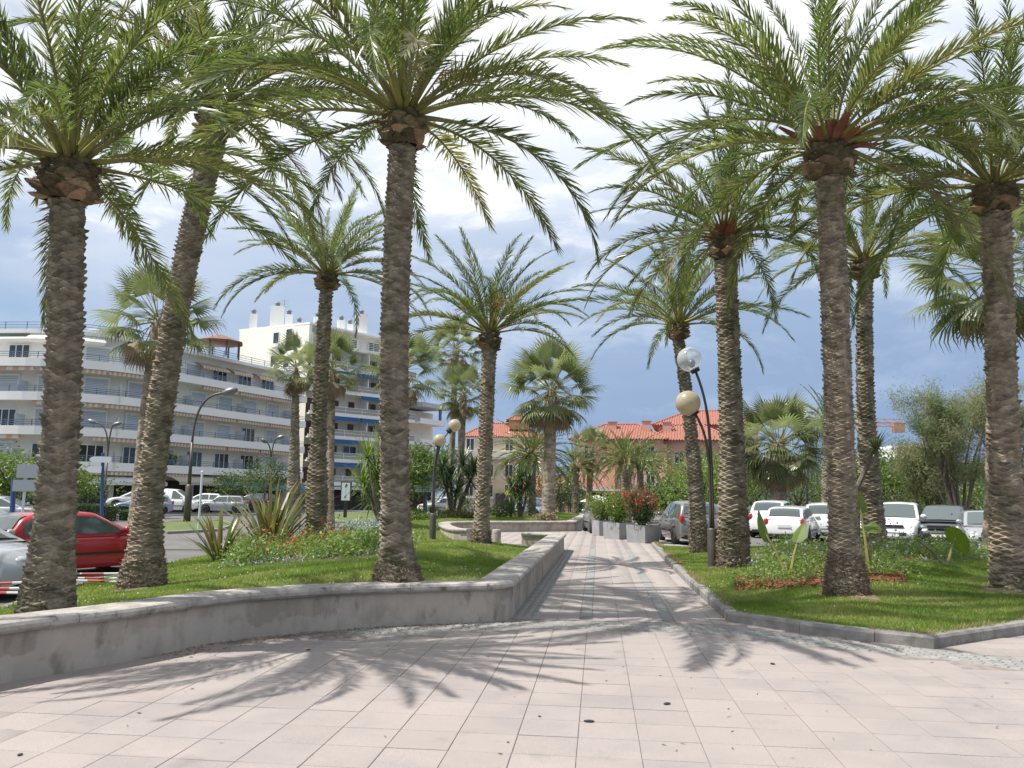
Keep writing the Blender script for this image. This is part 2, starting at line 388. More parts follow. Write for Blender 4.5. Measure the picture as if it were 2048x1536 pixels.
m_white_r = M('white_render', (0.82, 0.81, 0.77), 0.85, (0.77, 0.76, 0.72), 0.2, bump=0.1, bsc=8)
m_ww = M('white_wall', (0.79, 0.76, 0.67), 0.85, (0.74, 0.71, 0.62), 0.15)
m_shut = M('roller_shutter', (0.55, 0.58, 0.60), 0.6, rnd=0.08)
m_rail = M('blue_grey_rail', (0.12, 0.18, 0.25), 0.5, metal=0.2)
m_whiterail = M('white_rail', (0.78, 0.78, 0.76), 0.5)
m_glass = M('window_glass', (0.035, 0.045, 0.05), 0.06, spec=0.8, rnd=0.3)
m_brownwin = M('brown_shutter', (0.16, 0.085, 0.06), 0.6, (0.11, 0.06, 0.045), 2, rnd=0.25)
m_dark = M('shop_interior', (0.035, 0.033, 0.03), 0.7, (0.06, 0.05, 0.045), 1.2)
m_blue_aw = M('blue_awning', (0.03, 0.12, 0.30), 0.75)
m_teal = M('teal_awning', (0.045, 0.22, 0.24), 0.75, (0.06, 0.26, 0.27), 2)
m_beige = M('beige_awning', (0.42, 0.40, 0.30), 0.8)
m_greyaw = M('pale_awning', (0.55, 0.57, 0.57), 0.8)
m_rooft = M('clay_tiles', (0.38, 0.155, 0.11), 0.8, (0.29, 0.115, 0.08), 3, bump=0.5, bsc=10)
m_pink = M('salmon_render', (0.63, 0.37, 0.30), 0.85, (0.59, 0.34, 0.275), 0.4)
m_ochre = M('ochre_render', (0.58, 0.36, 0.21), 0.85, (0.53, 0.32, 0.19), 0.5)
m_conc = M('grey_concrete', (0.33, 0.335, 0.335), 0.8, (0.27, 0.275, 0.28), 3, bump=0.2, bsc=30)
m_soil = M('soil', (0.06, 0.045, 0.03), 0.95, (0.09, 0.065, 0.045), 8, bump=0.6, bsc=30)
m_bronze = M('lamp_bronze', (0.085, 0.075, 0.06), 0.45, (0.11, 0.10, 0.08), 3, metal=0.4)
m_steel = M('grey_steel', (0.22, 0.23, 0.24), 0.4, metal=0.6)
m_lampglass = M('globe_opal', (0.55, 0.50, 0.38), 0.25, (0.48, 0.42, 0.30), 3, trans=0.35, spec=0.6)
m_post = M('post_blue', (0.04, 0.075, 0.22), 0.5)
m_signw = M('sign_white', (0.62, 0.66, 0.68), 0.5)
m_signg = M('sign_grey_back', (0.30, 0.34, 0.35), 0.5)
m_black = M('black_plastic', (0.02, 0.02, 0.022), 0.5)
m_tyre = M('tyre_rubber', (0.025, 0.025, 0.026), 0.8)
m_rim = M('alloy_rim', (0.50, 0.51, 0.53), 0.35, metal=0.7)
m_carglass = M('car_glass', (0.085, 0.105, 0.10), 0.04, spec=0.9)
m_headl = M('headlight', (0.38, 0.41, 0.44), 0.08, spec=0.9)
m_taill = M('taillight', (0.45, 0.02, 0.02), 0.15, spec=0.9)
m_plate = M('number_plate', (0.75, 0.75, 0.72), 0.4)
m_yellow = M('yellow_paint', (0.70, 0.58, 0.04), 0.5)
m_redp = M('red_paint', (0.55, 0.04, 0.03), 0.45)
m_crane = M('crane_hazy_orange', (0.42, 0.24, 0.16), 0.6)  # orange made paler, distance haze put into the colour
# clear globe
m_clear = bpy.data.materials.new('clear_globe'); m_clear.use_nodes = True
_t = m_clear.node_tree; _b = _t.nodes['Principled BSDF']; _b.inputs['Base Color'].default_value = (0.85, 0.88, 0.92, 1); _b.inputs['Roughness'].default_value = 0.12; _b.inputs['Alpha'].default_value = 0.38
def paint(name, c, metal=0.35):
    return M(name, c, 0.32, metal=metal, coat=0.8)

# ------------------------------------------------------------------ sky is the world; ground, road, pavement
def sheet(name, poly, z, mat, kind='structure'):
    mb = MB(); mb.add([(p[0], p[1], z) for p in poly], [tuple(range(len(poly)))])
    o = mb.build(name, mat)
    if o.data.polygons[0].normal.z < 0: o.data.flip_normals()
    return tag(o, kind=kind)
sheet('ground', [(-900, -60), (900, -60), (900, 1600), (-900, 1600)], -0.45, m_ground)
RZ = -0.20                                   # level of the road on the left
sheet('road', [(-70, 2), (-2.5, 2), (-4, 40), (9, 62), (9, 75), (60, 78), (60, 140), (-70, 140)], RZ, m_asphalt)
# wall and kerb lines read off the photograph, as points on the ground
wall_px = [(-420, 1452), (0, 1368), (130, 1345), (268, 1320), (456, 1282), (671, 1259), (850, 1249), (985, 1243.5)]
wf = smooth_path([G(*p) for p in wall_px], 5)
wc = G(1019, 1241); we = G(1128, 1101)
wf = wf + [Vector((wc.x - .12, wc.y - .02)), Vector((wc.x - .02, wc.y + .10)), Vector((wc.x, wc.y + .35))]
wline = wf + [Vector((we.x, we.y))]
WT = 0.40                                    # wall thickness
HW = 0.52
kerb_px = [(1303, 1092), (1331, 1124), (1386, 1180), (1455, 1243), (1600, 1266), (1750, 1285), (1868, 1297), (2048, 1268), (2330, 1225)]
kl = [Vector(G(*p)[:2]) for p in kerb_px]
XL, XR = wc.x, kl[3].x                       # path between wall and kerb
Y0 = wc.y
plaza = [Vector((wline[0].x - .15, 0.3)), Vector((30, 0.3)), Vector((30, 16)), kl[-1], kl[0], Vector((kl[0].x + 0.3, 29.5)), Vector((kl[0].x + .6, 70)), Vector((XL - 8, 70)), Vector((XL - 8, 27.2)), Vector((XL - 1.0, 27.2)), Vector((we.x - .2, we.y + .2))] + [p + Vector((-.1, .08)) for p in reversed(wline[:-1])]
def inpoly(x, y, P_=plaza):
    c = False
    for a, b in zip(P_, P_[1:] + P_[:1]):
        if (a.y > y) != (b.y > y) and x < (b.x - a.x) * (y - a.y) / (b.y - a.y) + a.x: c = not c
    return c
sheet('pavement_bed', plaza, -0.008, m_mortar)
sheet('parking_lot', [(kl[0].x + 0.35, 22), (70, 12), (90, 130), (-2, 130), (-1, 70.5), (kl[0].x + .6, 70.5)], -0.06, m_asphalt)
pav = thing('pavement', None, None, (0, 0, 0)); tag(pav, kind='structure'); pav['_w'] = 0

# tile meshes
TS = 0.42; GAPW = 0.007
def slab_mesh(name, sx, sy, t, ch, mat):
    mb = MB(); a, b = sx / 2, sy / 2
    v = [(-a, -b, -t), (a, -b, -t), (a, b, -t), (-a, b, -t), (-a, -b, -ch), (a, -b, -ch), (a, b, -ch), (-a, b, -ch), (-a + ch, -b + ch, 0), (a - ch, -b + ch, 0), (a - ch, b - ch, 0), (-a + ch, b - ch, 0)]
    f = []
    for k in (0, 4):
        for i in range(4): f.append((k + i, k + (i + 1) % 4, k + 4 + (i + 1) % 4, k + 4 + i))
    f.append((8, 9, 10, 11)); mb.add(v, f)
    return mb.mesh(name, mat)
tile_me = slab_mesh('tile', TS - 0.0045, TS - 0.010, 0.035, 0.0025, m_tile)
cob_me = slab_mesh('cobble', 0.108, 0.108, 0.035, 0.009, m_cobble)
pav_me = slab_mesh('band_paver', 0.165, 0.26, 0.035, 0.006, m_band)
def joined(name, me, places, mat):
    n = len(me.vertices); co = np.zeros(n * 3, dtype=np.float32); me.vertices.foreach_get('co', co); co = co.reshape(-1, 3)
    quads = np.array([tuple(p.vertices) for p in me.polygons]); V, Fq = [], []
    for i, (x, y, z, rz) in enumerate(places):
        c, s = math.cos(rz), math.sin(rz)
        V.append(np.stack([co[:, 0] * c - co[:, 1] * s + x, co[:, 0] * s + co[:, 1] * c + y, co[:, 2] + z], 1)); Fq.append(quads + i * n)
    o = bpy.data.objects.new(name, npmesh(name, np.concatenate(V), [np.concatenate(Fq)], mat)); COL.objects.link(o); return o
x0 = G(1151, 1536).x - 40 * TS; y0 = G(1160, 1513).y - 20 * TS
# cobble band: an arc in front of wall and kerb
band_px = [(700, 1266), (850, 1257), (1010, 1250), (1190, 1250), (1400, 1257), (1600, 1277), (1750, 1295), (1900, 1310), (2048, 1330), (2300, 1366)]
band = Path(smooth_path([G(*p) for p in band_px], 5))
BW = 0.52
def band_side(x, y):
    """signed offset from the band's centre line (+ = towards the camera), distance"""
    best = 1e9; sg = 0
    q = Vector((x, y))
    for a, b in zip(band.p, band.p[1:]):
        t = b - a; u = max(0, min(1, (q - a).dot(t) / t.length_squared)); d = (q - a - t * u)
        if d.length < best:
            best = d.length; n = Vector((t.y, -t.x)).normalized(); sg = d.dot(n)
    return sg, best
def proj(p):
    v = ROT.transposed() @ (Vector(p) - Vector((0, 0, EYE)))
    if v.z > -0.3: return None
    return 1024 + F_PX * v.x / -v.z, 768 - F_PX * v.y / -v.z
tiles = []
for i in range(-10, 110):
    for j in range(0, 180):
        x, y = x0 + i * TS + TS / 2, y0 + j * TS + TS / 2
        if y > 70 or x < -14 or x > 14: continue
        pp = proj((x, y, 0))
        if pp is None or not (-1500 < pp[0] < 3700) or pp[1] > 2300: continue
        if not (inpoly(x, y) or inpoly(x + .2, y - .2) or inpoly(x + .2, y) or (y > 20 and x > 0 and x < kl[0].x + 1.3) or (y < 12.6 and x > 3)): continue
        sg, dd = band_side(x, y)
        fore = y < 12.6 and sg > 0
        if fore:
            if dd < BW / 2 + TS * 0.52: continue
        else:
            if y < 13 and dd < BW / 2 + 0.14: continue
            if x < XL - 12 or (x < XL - 0.1 and y < 26): continue
            if y < 29.0 and x > kl[0].x + 0.1 and y > Y0: 
                if x > kl[0].x + .4: continue
            if y > 29 and x > kl[0].x + 1.2: continue
        tiles.append((x, y))
path_band_x = (XL + 1.02, XR - 0.80)
pts_fore = [t for t in tiles if not any(abs(t[0] - bx) < 0.30 and t[1] > Y0 for bx in path_band_x)]
cut = [t for t in tiles if t not in set(pts_fore)]
def inview(t):
    q = proj((t[0], t[1], 0)); return -40 < q[0] < 2090 and q[1] < 1600
pts_fore.sort(key=lambda t: (not inview(t), t[0] ** 2 + t[1] ** 2))
for k, (x, y) in enumerate(pts_fore[:300]):
    o = inst('tile', tile_me, pav, (x, y, random.uniform(-0.0015, 0.001)), (random.gauss(0, .002), random.gauss(0, .002), random.gauss(0, .0022)))
rest = [(x, y, random.uniform(-0.0015, 0.001), 0) for x, y in pts_fore[300:]]
o = joined('distant_tiles', tile_me, rest, m_tile); o.parent = pav; o['kind'] = 'stuff'
# slabs beside the two grey bands of the path (cut narrower so the bands run through)
strips = []
xs = sorted({round(t[0], 4) for t in cut})
cmb = MB()
for bx in path_band_x:
    rem = [x0 + i * TS + TS / 2 for i in range(90) if abs(x0 + i * TS + TS / 2 - bx) < 0.30]
    lo, hi = min(rem) - TS / 2, max(rem) + TS / 2
    for (a, b) in ((lo, bx - 0.088), (bx + 0.088, hi)):
        if b - a < 0.04: continue
        y = y0
        while y < 64:
            if y > Y0 + 0.2: cmb.box(((a + b) / 2, y + TS / 2, -0.0175), (b - a - 0.0045, TS - 0.010, 0.034))
            y += TS
o = cmb.build('cut_tiles', m_tile, pav); o['kind'] = 'stuff'
bp = []
for bx in path_band_x:
    y = Y0 + 0.75
    while y < 27: bp.append((bx, y, 0.0, 0)); y += 0.268
for (x, y, z, r) in bp: inst('band_paver', pav_me, pav, (x, y, random.uniform(-.001, .002)), (0, 0, random.gauss(0, .01)))
# cobbles
cobs = []
s = 0.0
while s < band.L - .1:
    p, t = band.at(s); n = Vector((t.y, -t.x)); rz = math.atan2(t.y, t.x)
    for k in range(5):
        q = p + n * (k - 2) * 0.113 + t * (0.055 if k % 2 else 0)
        pp = proj((q.x, q.y, 0))
        if pp and -60 < pp[0] < 2900: cobs.append((q.x, q.y, random.uniform(-.003, .003), rz + random.gauss(0, .03)))
    s += 0.116
vis = [c for c in cobs if 1000 < proj((c[0], c[1], 0))[0] < 2070]
vis.sort(key=lambda c: c[0] ** 2 + c[1] ** 2); ind = set(vis[:300])
for c in vis[:300]: inst('cobble', cob_me, pav, c[:3], (random.gauss(0, .02), random.gauss(0, .02), c[3]))
o = joined('distant_cobbles', cob_me, [c for c in cobs if c not in ind] , m_cobble); o.parent = pav; o['kind'] = 'stuff'
# grey cobble margin along the wall foot on the path
cobs = []
y = Y0 + 0.35
while y < we.y:
    xw = wc.x + (we.x - wc.x) * (y - wc.y) / (we.y - wc.y)
    for k in range(3): cobs.append((xw + 0.07 + k * 0.113, y + (0.055 if k % 2 else 0), random.uniform(-.003, .003), random.gauss(0, .03)))
    y += 0.116
o = joined('margin_cobbles', cob_me, [(a, b, c + .004, d) for a, b, c, d in cobs], m_cobble); o.parent = pav; o['kind'] = 'stuff'

# ------------------------------------------------------------------ low walls
def low_wall(label, pts, h, thick, stone=1.05):
    root = thing('garden_wall', label, 'wall', (pts[0][0], pts[0][1], 0), world=True)
    MB().sweep(pts, [(0.0, -0.3), (0.0, h - 0.10), (-thick, h - 0.10), (-thick, -0.3)]).build('wall_body', m_wall, root)
    p = Path(pts); n = max(1, round(p.L / stone)); st = p.L / n
    sec = [(0.045, h - 0.10), (0.068, h - 0.075), (0.070, h - 0.04), (0.052, h - 0.012), (0.01, h), (-thick + .02, h), (-thick - .05, h - .015), (-thick - .06, h - .05), (-thick - .045, h - .10)]
    for k in range(n):
        a, b = k * st, (k + 1) * st - 0.006
        dz = random.uniform(-.003, .003)
        MB().sweep(p.cut(a, b), [(o_, z + dz) for o_, z in sec]).build('coping_stone', m_coping, root)
    return root
low_wall('long low rendered wall with stone coping curving round the lawn and along the path', wline + [Vector((we.x - 0.10, we.y + .35)), Vector((we.x - .35, we.y + .42)), Vector((we.x - 1.25, we.y + .72))], HW, WT)
fw = [G(945, 1086), G(920, 1084), G(903, 1076.5), G(897, 1070), G(908, 1066), G(945, 1064.5), G(1150, 1062.5)]
fwl = smooth_path(fw[:6], 4) + [Vector(fw[6][:2]), Vector(G(1174, 1043)[:2])]
low_wall('far cream low wall with a rounded end around the sunken seating area', fwl, 0.50, 0.40, 1.3)

# ------------------------------------------------------------------ kerb
kroot = thing('kerb', None, None, (0, 0, 0)); kroot['kind'] = 'structure'
for i in range(len(kl) - 1):
    p = Path([kl[i], kl[i + 1]]); n = max(1, round(p.L / 1.0))
    for k in range(n):
        a, b = k * p.L / n, (k + 1) * p.L / n - 0.008
        if i == 6: pass
        dz = random.uniform(-.006, .006)
        A, tt = p.at(a); B, _ = p.at(b)
        ext = 0.0
        pts = [A, B]
        MB().sweep(pts, [(0, -0.1), (0.0, 0.105 + dz), (-0.022, 0.135 + dz), (-0.15, 0.14 + dz), (-0.15, -0.1)]).build('kerb_stone', m_kerb, kroot)
for i in range(1, len(kl) - 1):      # corner fillers
    MB().lathe([(0.085, -0.1), (0.085, 0.128), (0.06, 0.138), (0, 0.139)], (kl[i].x - 0.0, kl[i].y, 0), 10) if False else None

# ------------------------------------------------------------------ lawns
def nearest_edges(poly, zs, X, Y):
    P_ = np.array([(p[0], p[1]) for p in poly]); n = len(P_)
    wsum = np.zeros_like(X); zsum = np.zeros_like(X); dmin = np.full_like(X, 1e9)
    for i in range(n):
        a, b = P_[i], P_[(i + 1) % n]; t = b - a; L2 = max(t @ t, 1e-9)
        u = np.clip(((X - a[0]) * t[0] + (Y - a[1]) * t[1]) / L2, 0, 1)
        d = np.hypot(X - a[0] - t[0] * u, Y - a[1] - t[1] * u)
        z = zs[i] + (zs[(i + 1) % n] - zs[i]) * u
        w = math.sqrt(L2) / (d + 1e-3) ** 3; wsum += w; zsum += w * z; dmin = np.minimum(dmin, d)
    return zsum / wsum, dmin
class Lawn:
    def __init__(s, poly, zs, H, wd, bumps=()):
        s.poly, s.zs, s.H, s.wd, s.bumps = [Vector((p[0], p[1])) for p in poly], zs, H, wd, bumps
    def z(s, X, Y):
        X = np.atleast_1d(np.asarray(X, float)); Y = np.atleast_1d(np.asarray(Y, float))
        ze, d = nearest_edges(s.poly, s.zs, X, Y); q = np.clip(d / s.wd, 0, 1); q = q * q * (3 - 2 * q)
        r = ze + s.H * q
        for bx, by, br, bh in s.bumps: r = r + bh * np.exp(-((X - bx) ** 2 + (Y - by) ** 2) / br ** 2)
        return r + 0.015 * np.sin(X * 1.3 + 1) * np.sin(Y * 1.1) * q
    def z1(s, x, y): return float(s.z(x, y)[0])
    def inside(s, X, Y):
        ins = np.zeros(len(X), bool); n = len(s.poly)
        for i in range(n):
            a, b = s.poly[i], s.poly[(i + 1) % n]
            c = ((a.y > Y) != (b.y > Y)) & (X < (b.x - a.x) * (Y - a.y) / ((b.y - a.y) + 1e-12) + a.x); ins ^= c
        return ins
    def build(s, name, step=0.35, far=0.9):
        b = np.array([(p.x, p.y) for p in s.poly]); lo, hi = b.min(0), b.max(0)
        X, Y = np.meshgrid(np.arange(lo[0], hi[0], step), np.arange(lo[1], hi[1], step)); X, Y = X.ravel(), Y.ravel()
        keep = s.inside(X, Y)
        farm = np.hypot(X, Y) > 30
        keep &= ~(farm & (((np.round((X - lo[0]) / step) % 3) != 0) | ((np.round((Y - lo[1]) / step) % 3) != 0)))
        X, Y = X[keep], Y[keep]
        _, d = nearest_edges(s.poly, s.zs, X, Y); k2 = d > step * .4; X, Y = X[k2], Y[k2]
        pts = []; n = len(s.poly)
        for i in range(n):
            a, c = s.poly[i], s.poly[(i + 1) % n]; m = max(1, int((c - a).length / 0.6))
            for k in range(m): pts.append(a + (c - a) * k / m)
        nb = len(pts); pts += [Vector((x, y)) for x, y in zip(X, Y)]
        r = geometry.delaunay_2d_cdt(pts, [], [list(range(nb))], 1, 1e-4)
        v2 = np.array([(v.x, v.y) for v in r[0]]); z = s.z(v2[:, 0], v2[:, 1])
        me = bpy.data.meshes.new(name); me.from_pydata([(x, y, zz) for (x, y), zz in zip(v2, z)], [], [tuple(f) for f in r[2]])
        me.materials.append(m_lawn); me.polygons.foreach_set('use_smooth', [True] * len(me.polygons)); me.update()
        s.tri = np.array([tuple(f) for f in r[2] if len(f) == 3]); s.v2 = v2
        o = bpy.data.objects.new(name, me); COL.objects.link(o); return tag(o, kind='structure')
    def scatter(s, n, dens):
        """n random points, weight per triangle = area * dens(distance)"""
        a, b, c = (s.v2[s.tri[:, k]] for k in range(3))
        ar = 0.5 * np.abs((b[:, 0] - a[:, 0]) * (c[:, 1] - a[:, 1]) - (b[:, 1] - a[:, 1]) * (c[:, 0] - a[:, 0]))
        cen = (a + b + c) / 3; w = ar * dens(np.hypot(cen[:, 0], cen[:, 1])); w /= w.sum()
        idx = rng.choice(len(w), n, p=w); r1, r2 = np.sqrt(rng.random(n)), rng.random(n)
        q = a[idx] * (1 - r1)[:, None] + b[idx] * (r1 * (1 - r2))[:, None] + c[idx] * (r1 * r2)[:, None]
        return q[:, 0], q[:, 1]
def inset(pts, o):
    k = len(pts); r = []
    for i in range(k):
        t = (pts[min(i + 1, k - 1)] - pts[max(i - 1, 0)]).normalized(); r.append(pts[i] + Vector((-t.y, t.x)) * o)
    return r
wi = inset(wline, 0.22)
Lp = [(p, 0.40) for p in wi[:-1]]
_a, _b = wi[-2], wi[-1]
Lp += [(_a + (_b - _a) * .62, .36), (_a + (_b - _a) * .88, .05), (_b, 0.0)]
for px, py, z in ((1050, 1092, -.02), (975, 1094, -0.02), (940, 1089, 0.05), (898, 1083, .15), (888, 1070, .30), (900, 1063.5, .42)): Lp.append((Vector(G(px, py)[:2]), z))
for px, py, z in ((945, 1061.5, .45), (1150, 1060, .45)): Lp.append((Vector(G(px, py)[:2]), z))
e_ = G(1171, 1042); Lp.append((Vector((e_.x, e_.y)), .42))
Lp.append((Vector((e_.x - .5, 66)), .2)); Lp.append((Vector((e_.x - 14, 66)), .2))
for px, py in ((790, 1050), (640, 1063), (470, 1092), (330, 1122), (225, 1146), (100, 1176), (-60, 1225), (-330, 1290)): 
    g = G(px, py, 0.0); Lp.append((Vector((g.x, g.y)), RZ + .12))
LAWN_L = Lawn([p for p, z in Lp], [z for p, z in Lp], 0.16, 2.2)
LAWN_L.build('lawn')
ki = inset(kl, 0.10)
Rp = [(p, 0.11) for p in ki]
for px, d in ((2330, 27), (2048, 27.5), (1700, 27), (1500, 27), (1340, 27.3)): g = COLM(px, d, 0); Rp.append((Vector((g.x, g.y)), 0.0))
g2 = COLM(1470, 18.5, 0)
LAWN_R = Lawn([p for p, z in Rp], [z for p, z in Rp], 0.30, 4.5)
LAWN_R.build('lawn')
# far islands of grass across the road on the left
def island(poly_px, z0, h):
    q = [Vector(G(px, py, RZ)[:2]) for px, py in poly_px]
    L_ = Lawn(q, [z0] * len(q), h, 1.5); L_.build('grass_verge', 0.8); return L_
isl1 = island([(300, 1066), (335, 1068), (430, 1063), (470, 1052), (440, 1044), (345, 1046), (290, 1054)], RZ + .1, .15)
isl2 = island([(640, 1046), (760, 1048), (890, 1043), (880, 1031), (740, 1027), (650, 1030)], RZ + .12, .15)
def kerbline(pts, label_kind):
    MB().sweep(pts, [(0.0, RZ - .05), (0.0, RZ + .13), (-.16, RZ + .14), (-.16, RZ - .05)])
rk = thing('road_kerb', None, None); rk['kind'] = 'structure'
for L_ in (isl1, isl2):
    pts = L_.poly; MB().sweep(pts + [pts[0]], [(0.12, RZ - .05), (0.12, RZ + .12), (-.06, RZ + .13), (-.06, RZ - .05)]).build('kerb_run', m_kerb, rk)
pts = [p for p, z in Lp][-9:]
MB().sweep(pts, [(0.12, RZ - .05), (0.12, RZ + .12), (-.06, RZ + .13), (-.06, RZ - .05)]).build('kerb_run', m_kerb, rk)

# grass blades
def grass(lawn, n, dens, name, hmin=.03, hmax=.065):
    x, y = lawn.scatter(n, dens); z = lawn.z(x, y) - .004
    h = rng.uniform(hmin, hmax, n) * (0.75 + 0.5 * np.clip(np.sin(x * 1.7) * np.sin(y * 1.3 + .7) + .5, 0, 1)); a = rng.uniform(0, 2 * PI, n); w = rng.uniform(.004, .009, n) * (1 + np.hypot(x, y) / 18)
    le = rng.uniform(0, .9, n) * h; la = rng.uniform(0, 2 * PI, n)
    V = np.empty((n, 3, 3)); V[:, 0] = np.stack([x - np.cos(a) * w, y - np.sin(a) * w, z], 1); V[:, 1] = np.stack([x + np.cos(a) * w, y + np.sin(a) * w, z], 1)
    V[:, 2] = np.stack([x + np.cos(la) * le, y + np.sin(la) * le, z + h], 1)
    o = bpy.data.objects.new(name, npmesh(name, V.reshape(-1, 3), [np.arange(3 * n).reshape(-1, 3)], m_grass)); COL.objects.link(o); o['kind'] = 'stuff'; return o
NG = 230000
grass(LAWN_R, NG, lambda d: np.where(d < 30, 1 / (d / 9) ** 1.3, 0), 'grass')
grass(LAWN_L, NG, lambda d: np.where(d < 62, 1 / (d / 9) ** 1.3, 0), 'grass')
def clover(lawn, n, dens, name, flt=None):
    x, y = lawn.scatter(n, dens)
    k = np.sin(x * 2.1 + .4) * np.sin(y * 1.6) > 0.15; x, y = x[k], y[k]
    z = lawn.z(x, y); mb = MB()
    for a, b, c in zip(x, y, z): mb.sphere((a, b, c + random.uniform(.04, .06)), random.uniform(.006, .010), 5, 3)
    o = mb.build(name, m_white); o['kind'] = 'stuff'
clover(LAWN_L, 520, lambda d: np.where((d < 20), 1.0, 0), 'clover_flowers')
clover(LAWN_R, 160, lambda d: np.where((d < 22), 1.0, 0), 'clover_flowers')
def zl(x, y): return LAWN_L.z1(x, y)
def zr_(x, y): return LAWN_R.z1(x, y)
def on(lawn, px, d):
    p = COLM(px, d, 0.3); z = lawn.z1(p.x, p.y); p = COLM(px, d, z); p.z = lawn.z1(p.x, p.y); return p

def edge_grass(line, lawn, n, name):
    p_ = Path(line); x = np.empty(n); y = np.empty(n)
    for i in range(n):
        q, t = p_.at(rng.uniform(0, p_.L)); m = Vector((-t.y, t.x)); o_ = abs(rng.normal(0, .07)) + .10; q = q + m * o_
        x[i], y[i] = q.x, q.y
    k = np.sin(x * 2.3 + y) + np.sin(y * 1.7 - x * .8) > -.3; x, y = x[k], y[k]; n = len(x)
    z = np.maximum(lawn.z(x, y), .10) - .004; h = rng.uniform(.03, .09, n); a = rng.uniform(0, 2 * PI, n); w = rng.uniform(.004, .009, n) * 1.6; la = rng.uniform(0, 2 * PI, n); le = h * rng.uniform(.2, 1.3, n)
    V = np.empty((n, 3, 3)); V[:, 0] = np.stack([x - np.cos(a) * w, y - np.sin(a) * w, z], 1); V[:, 1] = np.stack([x + np.cos(a) * w, y + np.sin(a) * w, z], 1); V[:, 2] = np.stack([x + np.cos(la) * le, y + np.sin(la) * le, z + h], 1)
    o = bpy.data.objects.new(name, npmesh(name, V.reshape(-1, 3), [np.arange(3 * n).reshape(-1, 3)], m_drygrass)); COL.objects.link(o); o['kind'] = 'stuff'
edge_grass(kl, LAWN_R, 9000, 'dry_edge_grass')

# ------------------------------------------------------------------ palms
def hash01(a, b, s=0):
    h = np.sin(a * 127.1 + b * 311.7 + s * 74.7) * 43758.5453
    return h - np.floor(h)
def trunk_mesh(name, base, top, bend, r0, r1, flare, pitch, amp, nc, seg, per_row, mat, rough_h=0.9, lumps=0.0, seed=0, sink=0.25):
    H = (top - base).length; nr = int(H / pitch * per_row) + 2
    t = np.linspace(0, 1, nr); h = t * H
    r = r1 + (r0 - r1) * np.exp(-(h / flare) ** 1.6) + lumps * (np.sin(h * 2.1 + seed) * .5 + np.sin(h * 3.7 + 2 * seed) * .35) * np.clip(1 - h / (H * .7), 0, 1)
    cx = (top.x - base.x) * t + bend.x * 4 * t * (1 - t); cy = (top.y - base.y) * t + bend.y * 4 * t * (1 - t); cz = (top.z - base.z) * t
    th = np.linspace(0, 2 * PI, seg, endpoint=False)
    TH, HH = np.meshgrid(th, h)
    wob = 0.25 * np.sin(TH * 2 + HH * 1.3 + seed) + 0.18 * np.sin(TH * 5 + seed * 3 + HH * 2.1)
    # rhombic leaf scars: two families of spirals cut the trunk into cells whose upper edges stand out as ledges
    row = HH / pitch / 2 + wob * .5; uu = TH / (2 * PI) * nc
    fa_, fb_ = row + uu * .5 * 1.0, row - uu * .5 * 1.0
    k2 = nc / 2
    a_ = row + TH / (2 * PI) * k2; b_ = row - TH / (2 * PI) * k2
    ia, ib = np.floor(a_), np.floor(b_); fa, fb = a_ - ia, b_ - ib
    ci = np.floor((ia - ib) % nc); ri = ia + ib
    hs = hash01(ri, ci, seed)
    up = (fa + fb) / 2; edge = np.clip(np.minimum(np.minimum(fa, fb) * 2.2, 1), 0, 1)
    edge2 = np.clip(np.minimum(1 - fa, 1 - fb) * 9, 0, 1)
    lo = np.clip(HH / rough_h, 0, 1)
    disp = amp * (0.25 + 1.15 * hs) * np.clip(up * 1.25, 0, 1) ** .9 * edge ** .5 * edge2 * (0.4 + .6 * lo)
    fib = (hash01(np.floor(TH * 11.0 + ri), np.floor(HH * 26), seed) - .4) * 0.05 * (1 - lo) + (hash01(np.floor(TH * 9), np.floor(HH * 40), seed + 3) - .5) * .008
    tone = .66 + .72 * hash01(ri, ci, seed + 9)
    R = r[:, None] + disp + fib
    R = R * (1 + 0.03 * np.sin(TH * 3 + seed))
    X = cx[:, None] + R * np.cos(TH); Y = cy[:, None] + R * np.sin(TH); Z = np.repeat(cz[:, None], seg, 1) + 0.0
    Z[0] -= sink
    V = np.stack([X, Y, Z], 2).reshape(-1, 3)
    i = np.arange(nr - 1)[:, None] * seg; j = np.arange(seg)[None]; j2 = (j + 1) % seg
    Q = np.stack([i + j, i + j2, i + seg + j2, i + seg + j], 2).reshape(-1, 4)
    me = npmesh(name, V, [Q], mat, smooth=False); at = me.attributes.new('tone', 'FLOAT', 'POINT'); at.data.foreach_set('value', tone.ravel().astype(np.float32)); return me
